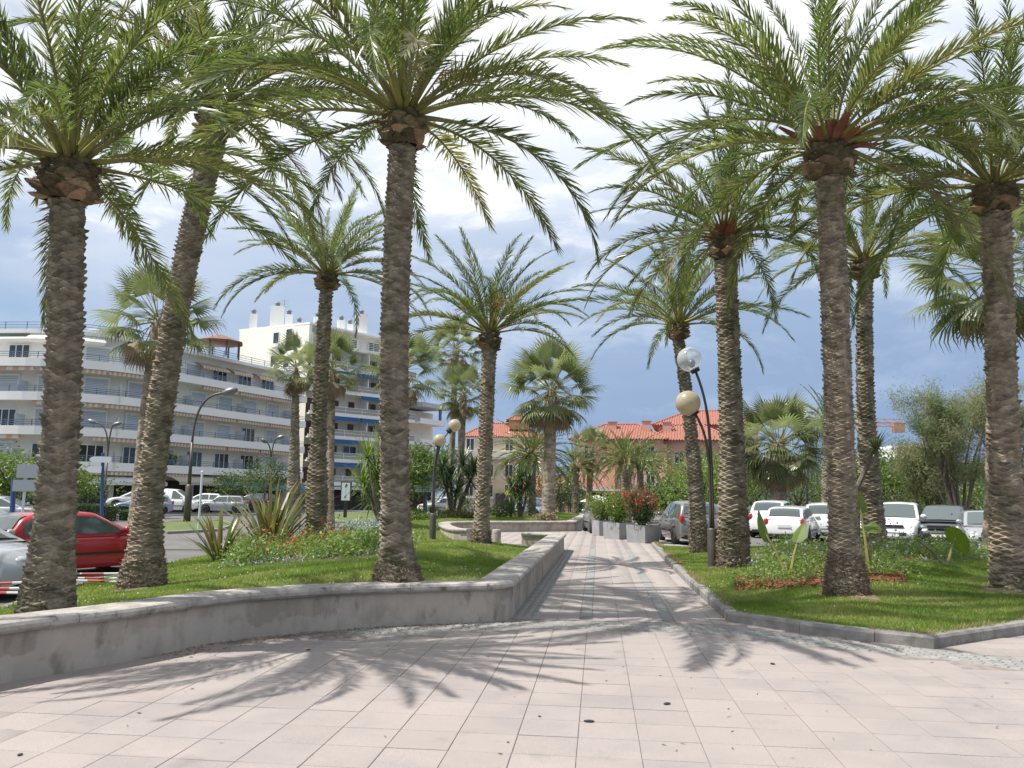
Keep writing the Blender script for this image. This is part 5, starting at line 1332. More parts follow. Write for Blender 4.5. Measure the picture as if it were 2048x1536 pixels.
# --- crane
cp = COLM(1752, 165, 0); cz0 = ZAT(1780, 851, 165)
crn = thing('tower_crane', 'orange tower crane whose jib end shows above the trees at the right', 'crane', (cp.x, cp.y, 0), world=True)
def lattice(mb, a, b, w, n):
    a, b = Vector(a), Vector(b); t = (b - a).normalized(); s = t.orthogonal().normalized(); v = t.cross(s)
    cor = [s * w + v * w, s * w - v * w, -s * w - v * w, -s * w + v * w]
    for c in cor: mb.tube([a + c, b + c], .09, 4)
    for i in range(n):
        p, q = a + (b - a) * i / n, a + (b - a) * (i + 1) / n
        for j in range(4): mb.tube([p + cor[j], q + cor[(j + 1) % 4]], .06, 3, 0, False)
mb = MB(); lattice(mb, (cp.x, cp.y, -.4), (cp.x, cp.y, cz0), .7, 9); mb.build('mast', m_crane, crn)
je = P(1806, 853, 165); mb = MB(); lattice(mb, (cp.x - 30 * (je - cp).xy.normalized().x, cp.y - 30 * (je - cp).xy.normalized().y, cz0 + .8), (je.x, je.y, cz0 + .5), .55, 18); mb.build('jib', m_crane, crn)
MB().box((je.x - 1.0, je.y, cz0 - .4), (2.2, 1.4, 2.0), YAW).build('counterweight', m_crane, crn)

# ------------------------------------------------------------------ street furniture
def globe_lamp(label, base, hi, lo, r, mats, bh=.88):
    root = thing('globe_street_lamp', label, 'street lamp', base, 0, 'globe street lamps on the lawns', world=True)
    b = Vector(base); mb = MB(); mb.lathe([(.11, -.2), (.115, 0), (.115, bh - .03), (.10, bh), (0, bh)], b, 16); mb.build('base_post', m_bronze, root, True)
    for nm, g, mt in (('upper', hi, mats[0]), ('lower', lo, mats[1])):
        g = Vector(g); up = Vector((0, 0, 1)); back = Vector((b.x - g.x, b.y - g.y, 0)) * 1.0
        neck = g + Vector((back.x * .30, back.y * .30, -r * .95)) if nm == 'upper' else g + Vector((back.x * .32, back.y * .32, -r * .85))
        s0 = b + Vector((.02 if nm == 'upper' else -.03, 0, bh - .05)); pts = []
        for k in range(13):
            t = k / 12; c1 = s0 + Vector((0, 0, (g.z - s0.z) * .55)); c2 = Vector((b.x, b.y, neck.z - (neck.z - s0.z) * .22)) + (back * .0)
            pts.append(s0 * (1 - t) ** 3 + c1 * 3 * t * (1 - t) ** 2 + c2 * 3 * t * t * (1 - t) + neck * t ** 3)
        mb = MB(); mb.tube(pts, [.034] * 8 + [.030] * 5, 8); mb.build('lamp_tube', m_bronze, root, True)
        mb = MB(); d = (g - neck).normalized(); mb.tube([neck - d * .03, neck + d * .07], [.10, .12], 12); mb.build('globe_holder', m_black, root)
        mb = MB(); mb.sphere(g, r, 28, 18); gl_ = mb.build('globe', mt, root, True)
        if mt is m_clear:
            mb = MB(); mb.sphere(neck + d * .20, .085, 10, 8, 0, (1, 1, 1.2)); mb.build('bulb', m_steel, root, True)
    return root
gb = on(LAWN_R, 1426, 18.6)
globe_lamp('two globe street lamp on the right lawn, upper globe clear and lower globe yellowed', gb, P(1379, 719, 18.6), P(1376, 806, 18.6), .288, (m_clear, m_lampglass))
gb = on(LAWN_L, 865, 28.0)
globe_lamp('smaller looking two globe street lamp on the far left lawn by the rounded wall end', gb, P(909, 851, 28.3), P(879, 881, 28.0), .225, (m_lampglass, m_lampglass))
def arm_lamp(label, base, tops, colr, h_base=1.1, w=.09, head=.36, group='arched street lamps'):
    root = thing('street_lamp', label, 'street lamp', base, 0, group, world=True); b = Vector(base)
    top_z = max(t.z for t in tops); mb = MB(); mb.lathe([(w * 1.5, -.3), (w * 1.5, h_base), (w * .8, h_base + .1)], b, 10); mb.tube([b + Vector((0, 0, h_base)), b + Vector((0, 0, (top_z - b.z) * .62))], [w * .8, w * .62], 10); mb.build('pole', colr, root, True)
    for t in tops:
        t = Vector(t); s0 = b + Vector((0, 0, (top_z - b.z) * .60)); c1 = s0 + Vector((0, 0, (t.z - s0.z) * .75)); c2 = Vector((b.x + (t.x - b.x) * .35, b.y + (t.y - b.y) * .35, t.z - .05)); pts = []
        for k in range(12):
            q = k / 11; pts.append(s0 * (1 - q) ** 3 + c1 * 3 * q * (1 - q) ** 2 + c2 * 3 * q * q * (1 - q) + t * q ** 3)
        mb = MB(); mb.tube(pts, w * .5, 7); mb.build('arm', colr, root, True)
        d = Vector((t.x - b.x, t.y - b.y, 0)).normalized(); tilt = Vector((d.x, d.y, .35)).normalized(); n = Vector((-d.y, d.x, 0)); up = tilt.cross(n) * -1
        mb = MB(); M4 = Matrix(((tilt.x, n.x, up.x, 0), (tilt.y, n.y, up.y, 0), (tilt.z, n.z, up.z, 0), (0, 0, 0, 1))); o_ = MB(); o_.sphere((0, 0, 0), head, 12, 8, 0, (1.15, .7, .5))
        c = t + tilt * head * .7; mb.add([tuple(M4.to_3x3() @ Vector(v) + c) for v in o_.v], o_.f); mb.build('lamp_head', m_steel, root, True)
    return root
g = COLM(373, 46, RZ); arm_lamp('tall single arm street lamp leaning over the road beside the leaning palm', g, [P(450, 786, 46)], m_bronze, 2.2, .13, .42)
g = COLM(205, 56, RZ); arm_lamp('double arm street lamp behind the blue signpost', g, [P(190, 845, 56), P(228, 850, 56)], m_bronze, 1, .10, .30)
g = COLM(536, 63, 0); arm_lamp('double arm street lamp in front of the right end of the long apartment block', g, [P(531, 884, 62), P(556, 876, 63)], m_bronze, 1, .10, .30)
g = COLM(1617, 50, -.05); arm_lamp('double arm street lamp in the parking lot beside the squat fan palm', g, [P(1547, 812, 50), P(1650, 842, 50)], m_steel, 1.4, .09, .28)
def signpost(label, base, top, col_, panels, r=.055):
    root = thing('signpost', label, 'sign', base, 0, 'signposts along the road', world=True); b, t = Vector(base), Vector(top)
    mb = MB(); mb.tube([b - Vector((0, 0, .2)), t], r, 10); mb.build('post', col_, root)
    for (z, x0_, x1_, h, mt, arrow, dn) in panels:
        mb = MB(); zz = t.z + z; c = lambda x, zq, o: tuple(Vector((t.x, t.y, zq)) + RH * x - FH * o)
        pr = [(x0_, -h / 2), (x1_, -h / 2), (x1_, h / 2), (x0_, h / 2)] if not arrow else [(x0_ + h * .6, -h / 2), (x1_, -h / 2), (x1_, h / 2), (x0_ + h * .6, h / 2), (x0_, h * .2), (x0_, -h * .2)]
        k = len(pr); mb.add([c(x, zz + q, r + .02) for x, q in pr] + [c(x, zz + q, r + .05) for x, q in pr], [tuple(range(k)), tuple(range(2 * k - 1, k - 1, -1))] + [(i, k + i, k + (i + 1) % k, (i + 1) % k) for i in range(k)])
        mb.build('sign_panel', mt, root)
        if dn:
            mb = MB()
            for j in range(dn):
                xx = x0_ + (x1_ - x0_) * (.12 + .8 * j / dn); ww = (x1_ - x0_) * .8 / dn * .72; mb.add([c(xx, zz - h * .16, r + .056), c(xx + ww, zz - h * .16, r + .056), c(xx + ww, zz + h * .16, r + .056), c(xx, zz + h * .16, r + .056)], [(0, 1, 2, 3)])
            mb.build('print_line', m_rail, root)
    return root
d_ = 37; b_ = COLM(203, d_, RZ + .1); t_ = P(206, 906, d_)
signpost('blue direction signpost with two pale arrow boards right of the nearest palm', b_, t_, m_post, [(-.30, -.52, .46, .27, m_signw, True, 0), (-.75, -.62, .05, .30, m_signw, True, 0)], .075)
d_ = 30; b_ = COLM(22, d_, RZ + .1); t_ = P(28, 958, d_)
signpost('short blue post beside the left edge direction board', b_, t_, m_post, [], .085)
b_ = COLM(40, d_, RZ + .1); t_ = P(64, 928, d_ - .4); t_ = Vector((b_.x, b_.y, t_.z))
signpost('pale post with a grey direction board half hidden by the nearest palm', b_, t_, m_signw, [(-.25, -.30, .75, .5, m_signg, False, 0), (-.78, -.40, .75, .42, m_signg, False, 0)], .05)
b_ = COLM(397, 40, RZ + .1); t_ = P(405, 944, 40)
pr = thing('pole', 'thin white pole on the grass verge beside the single arm street lamp', 'pole', b_, world=True); mb = MB(); mb.tube([b_ - Vector((0, 0, .2)), Vector((b_.x, b_.y, t_.z))], .055, 8); mb.build('shaft', m_signw, pr); mb = MB(); mb.sphere((b_.x, b_.y, t_.z), .07, 8, 6); mb.build('cap', m_signw, pr)
# lit style poster panel
d_ = 58; b_ = COLM(690, d_, .0)
sb = thing('advertising_panel', 'white street poster panel in a black frame with a thin dark figure', 'sign', b_, world=True)
def fbox(mb, c, w, h, dep, mi=0):
    R_ = Matrix.Translation(c) @ Matrix.Rotation(YAW - .05, 4, 'Z'); mb.box((0, 0, 0), (w, dep, h), 0, mi, R_); return mb
cz_ = P(687, 983, d_).z; cc = Vector((b_.x, b_.y, cz_))
fbox(MB(), cc, .74, 1.42, .18).build('frame', m_black, sb); fbox(MB(), cc - FH * .10, .60, 1.24, .03).build('poster', m_signw, sb)
mb = MB(); fbox(mb, Vector((b_.x, b_.y, (cz_ - .7) / 2)), .22, cz_ - .6, .12); mb.build('leg', m_black, sb)
mb = MB(); k = cc - FH * .122
for (x, z, r_) in ((.03, .46, .07), (-.03, .36, .045), (.01, .28, .03), (.0, .12, .018), (.0, -.02, .016), (.0, -.14, .016), (.02, -.28, .035), (-.03, -.36, .05), (-.06, -.40, .045)):
    mb.sphere(k + RH * x + Vector((0, 0, z)), r_, 8, 5, 0, (1, .12, 1.2))
mb.build('poster_figure', m_black, sb)
# direction board stack by the pine
d_ = 66; b_ = COLM(852, d_, .1); t_ = P(854, 948, d_)
signpost('stack of green and grey direction boards below the pine crown', b_, t_, m_post, [(-.25, -.5, .75, .36, m_teal, False, 1), (-.72, -.5, .9, .26, m_signg, False, 5), (-1.02, -1.0, .7, .26, m_signg, False, 6), (-1.32, -.9, .9, .26, m_signg, False, 6)], .07)
# bollard, yellow post
b_ = G(993, 1091, 0)
bo = thing('bollard', 'round grey bollard at the foot of the smaller lawn palm', 'bollard', b_); mb = MB(); mb.lathe([(.145, -.05), (.15, 0), (.15, .50), (.13, .54), (0, .55)], n=20); mb.build('shaft', m_wall, bo, True); mb = MB(); mb.lathe([(.152, .40), (.154, .41), (.154, .44), (.152, .45)], n=20); mb.build('ring', m_conc, bo)
b_ = G(1176, 1040, 0)
yp = thing('marker_post', 'short yellow marker post at the end of the far low wall', 'post', b_); mb = MB(); mb.lathe([(.10, -.05), (.10, .72), (.07, .78), (0, .8)], n=12); mb.build('shaft', m_yellow, yp, True); mb = MB(); mb.lathe([(.103, .50), (.103, .60)], n=12); mb.build('band', m_signw, yp)
# fallen red and white barriers behind the mound
rw = M('red_white_rail', (.55, .05, .035), .5); _t = rw.node_tree
m_rw = stripes('barrier_stripes', (.42, .06, .05), (.55, .54, .51), (RH.x, RH.y, 0), 1.15, .5)
for lab, (x0_, y0_, x1_, y1_, dz) in (('red and white striped low barrier on the ground under the red car', (150, 1147, 290, 1147, .0)), ('red and white striped low barrier on the ground by the left edge', (-90, 1182, 62, 1172, .0))):
    a = COLM(x0_, 15.6 if x0_ > 0 else 12.6, RZ + .30); b = COLM(x1_, 15.0 if x0_ > 0 else 12.4, RZ + .36); r0_ = thing('barrier', lab, 'barrier', a, 0, 'striped barriers by the road', world=True)
    zz = (-.12, -.06, .03) if x0_ > 0 else (.0, .06, .14)
    for j, zq in enumerate(zz):
        mb = MB(); mb.tube([a + Vector((0, 0, zq)) - FH * .18 * j, b + Vector((0, 0, zq * .9)) - FH * .12 * (2 - j)], .019, 7); mb.build('rail', m_rw, r0_)
    for q in (a, b): mb = MB(); mb.tube([q + Vector((0, 0, -.35)), q + Vector((0, 0, zz[-1] + .03))], .028, 6); mb.build('leg', m_signw, r0_)
# bus shelter
b_ = COLM(1165, 80, 0)
bs = thing('bus_shelter', 'long flat roofed bus shelter with glass side left of the oleanders', 'bus shelter', b_, world=True)
def sq(x, y, z): return Vector((b_.x, b_.y, z)) + RH * x + FH * y
def sbox(c, s, name, mat): mb = MB(); R_ = Matrix.Translation(c) @ Matrix.Rotation(YAW, 4, 'Z'); mb.box((0, 0, 0), s, 0, 0, R_); return mb.build(name, mat, bs)
m_tint = M('tinted_panel', (.05, .07, .065), .1, spec=.8)
sbox(sq(2.6, 0, 2.42), (8.2, 2.2, .16), 'roof', m_whiterail); sbox(sq(-.9, -.3, 2.62), (1.6, .6, .18), 'route_board', m_signw); sbox(sq(1.9, .0, 2.66), (1.7, .8, .14), 'route_board', m_signg)
for x in (-1.3, .3, 2.8, 5.2): sbox(sq(x, .7, 1.15), (.12, .12, 2.4), 'post', m_steel)
sbox(sq(-.5, .7, 1.2), (1.4, .05, 2.0), 'glass_panel', m_tint); sbox(sq(1.6, .72, 1.2), (2.3, .05, 2.0), 'glass_panel', m_tint); sbox(sq(2.0, .3, .45), (2.6, .4, .08), 'bench', m_wood)
sbox(sq(-2.1, -1.5, .5), (.5, .5, 1.4), 'ticket_machine', m_signg)
# parasols
for lab, px, py, d in (('white parasol showing between the bus shelter and the oleanders', 1194, 968 + 22, 74),):
    t_ = P(px, py, d); r0_ = thing('parasol', lab, 'parasol', (t_.x, t_.y, -.05), world=True); mb = MB(); mb.lathe([(1.5, -.62), (1.48, -.58), (.75, -.22), (0, 0)], t_, 8); mb.build('canopy', m_whiterail, r0_); mb = MB(); mb.tube([(t_.x, t_.y, -.05), t_], .03, 6); mb.build('pole', m_steel, r0_)
# scooter
b_ = COLM(657, 46, RZ + .02)
sc_ = thing('scooter', 'dark scooter parked behind the shaggy palm trunk on the road', 'scooter', b_, YAW + 1.9)
for x in (-.6, .6): mb = MB(); mb.lathe([(.13, -.05), (.25, -.05), (.25, .05), (.13, .05)], n=14, M=Matrix.Translation((x, 0, .25)) @ Matrix.Rotation(PI / 2, 4, 'X')); mb.build('wheel', m_tyre, sc_)
mb = MB(); mb.sphere((-.35, 0, .58), .36, 12, 8, 0, (1.25, .5, .6)); mb.build('body', p_dark, sc_, True); mb = MB(); mb.sphere((-.3, 0, .82), .3, 10, 6, 0, (1.3, .5, .28)); mb.build('seat', m_black, sc_, True)
mb = MB(); mb.tube([(.6, 0, .25), (.42, 0, 1.0)], .05, 6); mb.tube([(.42, -.3, 1.02), (.42, .3, 1.02)], .02, 6); mb.build('handlebar', m_steel, sc_); mb = MB(); mb.box((.48, 0, .62), (.1, .38, .6)); mb.build('leg_shield', p_silver, sc_); mb = MB(); mb.sphere((.52, 0, .92), .1, 8, 6); mb.build('headlight', m_headl, sc_)
mb = MB(); mb.box((.05, 0, .3), (.6, .3, .06)); mb.build('footboard', m_black, sc_)

# ------------------------------------------------------------------ planters with oleanders
def blades(n, length, width, spread, droop, seed, seg=3, zr=(0, .1), r0=.03, curl=0.0, fold=False):
    """rosette of strap leaves growing from one point"""
    r = random.Random(seed); V, Fq = [], []
    for i in range(n):
        az = i * 2.399963 + r.gauss(0, .2); e = math.radians(r.uniform(*spread)); ln = length * r.uniform(.65, 1.1); w = width * r.uniform(.8, 1.15)
        p = Vector((math.cos(az) * r0, math.sin(az) * r0, r.uniform(*zr))); s = Vector((-math.sin(az), math.cos(az), 0)); k0 = len(V)
        for j in range(seg + 1):
            t = j / seg; ee = e - math.radians(droop) * t ** 1.6 * r.uniform(.6, 1.3)
            if j: p = p + Vector((math.cos(az) * math.cos(ee), math.sin(az) * math.cos(ee), math.sin(ee))) * ln / seg
            ww = w * (1 - .15 * t if t < .6 else max(.06, (1 - t) / .4 * .9)) if j else w * .7
            V += [p - s * ww, p + s * ww]
        Fq += [(k0 + 2 * j, k0 + 2 * j + 1, k0 + 2 * j + 3, k0 + 2 * j + 2) for j in range(seg)]
    return V, Fq
def leafcards(cen, ln, wd, seed, up=.3, flat=.0):
    """rhombic leaves at the given centres (N x 3) with random orientation"""
    r = np.random.default_rng(seed); n = len(cen); d = r.normal(size=(n, 3)); d[:, 2] = d[:, 2] * (1 - flat) + up; d /= np.linalg.norm(d, axis=1)[:, None]
    s = np.cross(d, r.normal(size=(n, 3))); s /= np.linalg.norm(s, axis=1)[:, None] + 1e-9
    l = (ln * r.uniform(.6, 1.25, n))[:, None]; w = (wd * r.uniform(.7, 1.2, n))[:, None]
    V = np.stack([cen - d * l * .5, cen + s * w * .5, cen + d * l * .5, cen - s * w * .5], 1).reshape(-1, 3)
    return V, np.arange(4 * n).reshape(-1, 4)
def cloud(n, rad, seed, nclump=30, cr=.28, shell=.55, squash_low=True):
    r = np.random.default_rng(seed); c = r.normal(size=(nclump, 3)); c /= np.linalg.norm(c, axis=1)[:, None]; c *= (shell + (1 - shell) * r.random((nclump, 1))) ; c *= r.uniform(.75, 1.08, (nclump, 1))
    k = r.integers(0, nclump, n); sz = r.uniform(.6, 1.3, nclump)
    p = c[k] + r.normal(size=(n, 3)) * (cr * sz[k])[:, None]
    return p * np.array(rad)
def foliage(name, cen, ln, wd, mat, root, seed, up=.3, flat=0.):
    V, Q = leafcards(cen, ln, wd, seed, up, flat); o = bpy.data.objects.new(name, npmesh(name, V, [Q], mat)); COL.objects.link(o); o.parent = root; return o
for k, (lab, px, d, rz, side, fl) in enumerate((('grey concrete planter nearest to us beside the grey people carrier', 1286, 31.2, .75, .86, 'red flowering oleander bush in the nearest concrete planter'),
                                     ('middle concrete planter of the three beside the path', 1237, 33.9, .70, .86, 'green oleander bush in the middle planter with few flowers'),
                                     ('farthest and smallest looking concrete planter by the silver car', 1208, 36.6, .3, .8, 'sparse oleander bush in the farthest planter'))):
    b = COLM(px, d, 0); pl = thing('planter', lab, 'planter', b, YAW + rz, 'concrete planters beside the path'); s = side / 2; mb = MB(); h = .66
    mb.add([(-s, -s, 0), (s, -s, 0), (s, s, 0), (-s, s, 0), (-s - .02, -s - .02, h), (s + .02, -s - .02, h), (s + .02, s + .02, h), (-s - .02, s + .02, h), (-s + .06, -s + .06, h), (s - .06, -s + .06, h), (s - .06, s - .06, h), (-s + .06, s - .06, h), (-s + .06, -s + .06, h - .08), (s - .06, -s + .06, h - .08), (s - .06, s - .06, h - .08), (-s + .06, s - .06, h - .08)],
           [(3, 2, 1, 0)] + [(q + i, q + (i + 1) % 4, q + 4 + (i + 1) % 4, q + 4 + i) for q in (0, 4, 8) for i in range(4)])
    mb.build('box', m_conc, pl); MB().box((0, 0, h - .09), (side - .14, side - .14, .05)).build('soil', m_soil, pl)
    ol = thing('oleander_bush', fl, 'bush', b + Vector((0, 0, h - .07)), 0, 'oleander bushes in the planters')
    mb = MB(); rr = random.Random(k); tips = []
    for i in range(22):
        a = rr.uniform(0, 2 * PI); l = rr.uniform(.7, 1.30) * (1.0 if k < 2 else .85); q = rr.uniform(.15, .95); e = Vector((math.cos(a) * q, math.sin(a) * q, l)); mb.tube([(math.cos(a) * .1, math.sin(a) * .1, -.02), e * .5 + Vector((math.cos(a) * .02, 0, .05)), e], [.014, .010, .005], 4, 0, False); tips.append(e)
    mb.build('stems', m_wood, ol)
    r = np.random.default_rng(50 + k); T_ = np.array(tips); n = 4200; ii = r.integers(0, len(T_), n); tt = r.uniform(.30, 1.05, n)
    foliage('leaves', T_[ii] * tt[:, None] + r.normal(size=(n, 3)) * .13, .17, .035, m_leafA if k else m_leafB, ol, 60 + k, .5)
    nf = (900, 110, 90)[k]; ii = r.integers(0, len(T_), nf); bias = T_[ii] * r.uniform(.86, 1.08, nf)[:, None] + r.normal(size=(nf, 3)) * np.array([.10, .10, .07])
    foliage('flowers', bias, .075, .06, m_crim, ol, 70 + k, .2); 
    if k < 2: foliage('pale_flowers', T_[r.integers(0, len(T_), 14)] * r.uniform(.8, 1.0, 14)[:, None] + r.normal(size=(14, 3)) * .06, .11, .09, m_white, ol, 75 + k)

# ------------------------------------------------------------------ beds
def bedstuff(name, lawn, px0, px1, d0, d1, n, hgt, ln, wd, mat, seed, lobes=24, shape=None):
    r = np.random.default_rng(seed); out = []
    cs = [(r.uniform(px0, px1), r.uniform(d0, d1), r.uniform(.12, .30), r.uniform(.5, 1.0)) for _ in range(lobes)]
    for px, d, w, h in cs:
        p = COLM(px, d, .4); m = n // lobes; q = r.normal(size=(m, 3)) * np.array([w, w, hgt * h * .33]); q[:, 2] = np.abs(q[:, 2]); x, y = p.x + q[:, 0], p.y + q[:, 1]
        out.append(np.stack([x, y, lawn.z(x, y) + q[:, 2] + .02], 1))
    V, Q = leafcards(np.concatenate(out), ln, wd, seed, .4); o = bpy.data.objects.new(name, npmesh(name, V, [Q], mat)); COL.objects.link(o); o['kind'] = 'stuff'; return o, cs
def patch(name, lawn, px_d, mat, dz=.02):
    pts = smooth_path([COLM(px, d, .4)[:2] for px, d in px_d + [px_d[0]]], 4)[:-1]
    c = sum(pts, Vector((0, 0))) / len(pts); vs = []; k = len(pts)
    for f in (1.0, .75, .5, .25):
        for p in pts: q = c + (p - c) * f; vs.append((q.x, q.y, lawn.z1(q.x, q.y) + (dz if f < 1 else -.03)))
    vs.append((c.x, c.y, lawn.z1(c.x, c.y) + dz)); mb = MB(); mb.add(vs, [(q * k + i, q * k + (i + 1) % k, (q + 1) * k + (i + 1) % k, (q + 1) * k + i) for q in range(3) for i in range(k)] + [(3 * k + i, 3 * k + (i + 1) % k, 4 * k) for i in range(k)])
    o = mb.build(name, mat, None, True); o['kind'] = 'structure'; return o
patch('flower_bed', LAWN_L, [(470, 18.2), (560, 17.0), (680, 16.2), (800, 16.4), (830, 18.2), (760, 20.6), (640, 22.2), (520, 21.5), (460, 20)], m_soil, .05)
bedstuff('bedding_plants', LAWN_L, 485, 800, 16.9, 21.2, 26000, .75, .10, .042, m_bed, 5, 90)
bedstuff('red_bedding_flowers', LAWN_L, 480, 640, 19.6, 21.6, 420, 1.1, .075, .06, m_red, 6, 14); bedstuff('red_bedding_flowers', LAWN_L, 640, 690, 18.5, 19.5, 220, 1.3, .075, .06, m_red, 7, 6); bedstuff('red_bedding_flowers', LAWN_L, 490, 790, 17.2, 18.6, 160, 1.1, .07, .055, m_red, 8, 16)
m_silv = M('silver_leaf', (.30, .34, .30), .7, trans=.2)
bedstuff('silver_bedding_plants', LAWN_L, 480, 800, 16.6, 17.2, 700, .3, .07, .03, m_silv, 9, 12)
patch('mulch_bed', LAWN_R, [(1462, 14.6), (1540, 14.0), (1650, 13.7), (1760, 13.5), (1815, 13.5), (1832, 14.6), (1790, 16.2), (1900, 19), (1990, 20.5), (1850, 23), (1650, 22.5), (1540, 19.8), (1500, 16.8)], m_mulch, .05)
def chips(n, seed):
    r = np.random.default_rng(seed); px = r.uniform(1470, 1815, n); d = r.uniform(13.7, 16.2, n); P3 = np.array([COLM(a, b, .4)[:] for a, b in zip(px, d)]); z = LAWN_R.z(P3[:, 0], P3[:, 1]) + .06
    V, Q = leafcards(np.stack([P3[:, 0], P3[:, 1], z], 1), .06, .025, seed, 0, .7); o = bpy.data.objects.new('mulch_chips', npmesh('mulch_chips', V, [Q], m_chip)); COL.objects.link(o); o['kind'] = 'stuff'
chips(2600, 3)
bedstuff('bedding_plants', LAWN_R, 1510, 1660, 15.3, 17.6, 5000, .55, .075, .032, m_bed, 15, 34); bedstuff('bedding_plants', LAWN_R, 1720, 1800, 14.8, 17.0, 3000, .6, .075, .032, m_bed, 16, 20)
bedstuff('bedding_plants', LAWN_R, 1560, 1990, 18.5, 22.5, 14000, .65, .085, .035, m_bed, 17, 56)
bedstuff('bedding_plants', LAWN_R, 1490, 1650, 14.7, 15.4, 1000, .5, .075, .032, m_bed, 21, 14); bedstuff('violet_bedding_flowers', LAWN_R, 1580, 1960, 17, 21.5, 260, 1.25, .07, .06, m_viol, 18, 34); bedstuff('violet_bedding_flowers', LAWN_R, 1500, 1660, 16, 17.8, 80, 1.1, .05, .045, m_viol, 19, 18)
# clumps of plants that stand singly
def clump(name, label, cat, loc, group, n, ln, wd, spread, droop, mat, seed, r0=.08, seg=4, rz=0.0):
    root = thing(name, label, cat, loc, rz, group); V, Q = blades(n, ln, wd, spread, droop, seed, seg, (0, .05), r0); k = 2 * (seg + 1)
    for i in range(n):
        mb = MB(); mb.add(V[i * k:(i + 1) * k], [(2 * j, 2 * j + 1, 2 * j + 3, 2 * j + 2) for j in range(seg)]); mb.build('leaf', mat, root)
    mb = MB(); mb.lathe([(r0 * 1.6, -.1), (r0 * 1.3, .10), (0, .16)], n=8); mb.build('stem_base', m_wood, root); return root
clump('flax_clump', 'large bronze flax clump with tall sword leaves behind the flower bed', 'plant', on(LAWN_L, 540, 22.3), 'flax clumps on the left lawn', 90, 2.25, .05, (28, 84), 34, m_phorm, 3, .22)
clump('flax_clump', 'small dark flax clump left of the large one', 'plant', on(LAWN_L, 440, 19.2), 'flax clumps on the left lawn', 56, 1.35, .042, (30, 84), 25, m_phorm, 4, .14)
def taro(label, loc, leaves, seed):
    root = thing('elephant_ear_plant', label, 'plant', loc, 0, 'elephant ear plants in the mulch bed'); r = random.Random(seed)
    for az, e, l, sz, tw in leaves:
        az = math.radians(az) + YAW; d = Vector((math.cos(az) * math.cos(math.radians(e)), math.sin(az) * math.cos(math.radians(e)), math.sin(math.radians(e)))); tip = d * l; mid = d * l * .5 + Vector((0, 0, .06 * l))
        mb = MB(); mb.tube([(0, 0, -.05), mid, tip], [.035, .024, .014], 6); st = mb.build('stalk', m_petiole, root)
        h = Vector((math.cos(az), math.sin(az), 0)); s = Vector((-math.sin(az), math.cos(az), 0)); ax = (h * math.cos(math.radians(tw)) + Vector((0, 0, math.sin(math.radians(tw))))).normalized(); mb = MB(); V, Q = [], []
        prof = [(-.34, .0), (-.30, .20), (-.12, .33), (.10, .35), (.35, .27), (.58, .14), (.74, .0)]; nn = s.cross(ax)
        for q, w in prof: c = tip + ax * q * sz; V += [c + s * w * sz + nn * .10 * w * sz, c - nn * .03 * sz, c - s * w * sz + nn * .10 * w * sz]
        for j in range(len(prof) - 1): Q += [(3 * j, 3 * j + 1, 3 * j + 4, 3 * j + 3), (3 * j + 1, 3 * j + 2, 3 * j + 5, 3 * j + 4)]
        mb.add(V, Q); mb.build('leaf', m_taro, root)
    return root
taro('elephant ear plant with two upright leaves left of the mulch bed palm', on(LAWN_R, 1578, 15.4), [(140, 62, .95, .60, 75), (35, 66, .85, .45, 55), (90, 50, .5, .35, 20)], 1)
taro('tall elephant ear plant with thick yellow stalks right of the mulch bed palm', on(LAWN_R, 1740, 15.2), [(128, 68, 1.05, .55, 65), (58, 70, .85, .55, 20), (100, 80, 1.25, .42, 80)], 2)
taro('elephant ear plant with one big leaf before the silver grille car', on(LAWN_R, 1893, 17.2), [(30, 55, .75, .70, -55), (150, 45, .75, .35, -30)], 3)
def yucca(label, base, heads, seed, group='yuccas', ln=.62, wd=.022, n=60, mat=m_yucca):
    root = thing('yucca', label, 'plant', base, 0, group, world=True); b = Vector(base)
    for j, h in enumerate(heads):
        h = Vector(h); m = (b + h) / 2 + Vector((random.uniform(-.1, .1), random.uniform(-.1, .1), -.1)); 
        if j == 0 and len(heads) == 1: m = b + Vector(((h.x - b.x) * .15, (h.y - b.y) * .15, (h.z - b.z) * .62))
        mb = MB(); mb.tube([b - Vector((0, 0, .1)), m, h], [.085, .07, .055], 8); mb.build('stem', m_wood, root)
        V, Q = blades(n, ln, wd, (-40, 85), 18, seed + j, 2, (-.12, .1), .03); mb = MB(); mb.add([Vector(v) + h for v in V], Q); mb.build('leaf_head', mat, root)
    return root
b_ = on(LAWN_R, 1713, 20.2); yucca('yucca with a bare curved pale stem and one spiky head in front of the palm', b_, [P(1752, 895, 20.4)], 1, ln=.55, n=70)
b_ = on(LAWN_L, 768, 33); yucca('big many headed yucca with long pale leaves left of the middle palm', b_, [P(x, y, 33 + .3 * k) for k, (x, y) in enumerate(((735, 915), (765, 900), (752, 950), (785, 935), (728, 965), (770, 985), (745, 1000), (790, 975)))], 10, ln=1.25, wd=.034, n=70, mat=m_leafA)
b_ = on(LAWN_L, 905, 44); yucca('many headed yucca below the left pair of slim fan palms', b_, [P(x, y, 44) for x, y in ((925, 925), (902, 950), (885, 938), (940, 960), (915, 985), (950, 940), (893, 975))], 30, ln=1.25, wd=.042, n=80)
b_ = on(LAWN_L, 1040, 45); yucca('yucca with stiff heads left of the stout fan palm', b_, [P(x, y, 45) for x, y in ((1040, 955), (1025, 975), (1055, 972), (1038, 990))], 50, ln=1.2, wd=.04, n=80)
b_ = on(LAWN_L, 1022, 43.5); yucca('low stemless yucca rosette beyond the far low wall', b_, [P(1022, 1018, 43.5)], 60, ln=1.1, wd=.04, n=80)
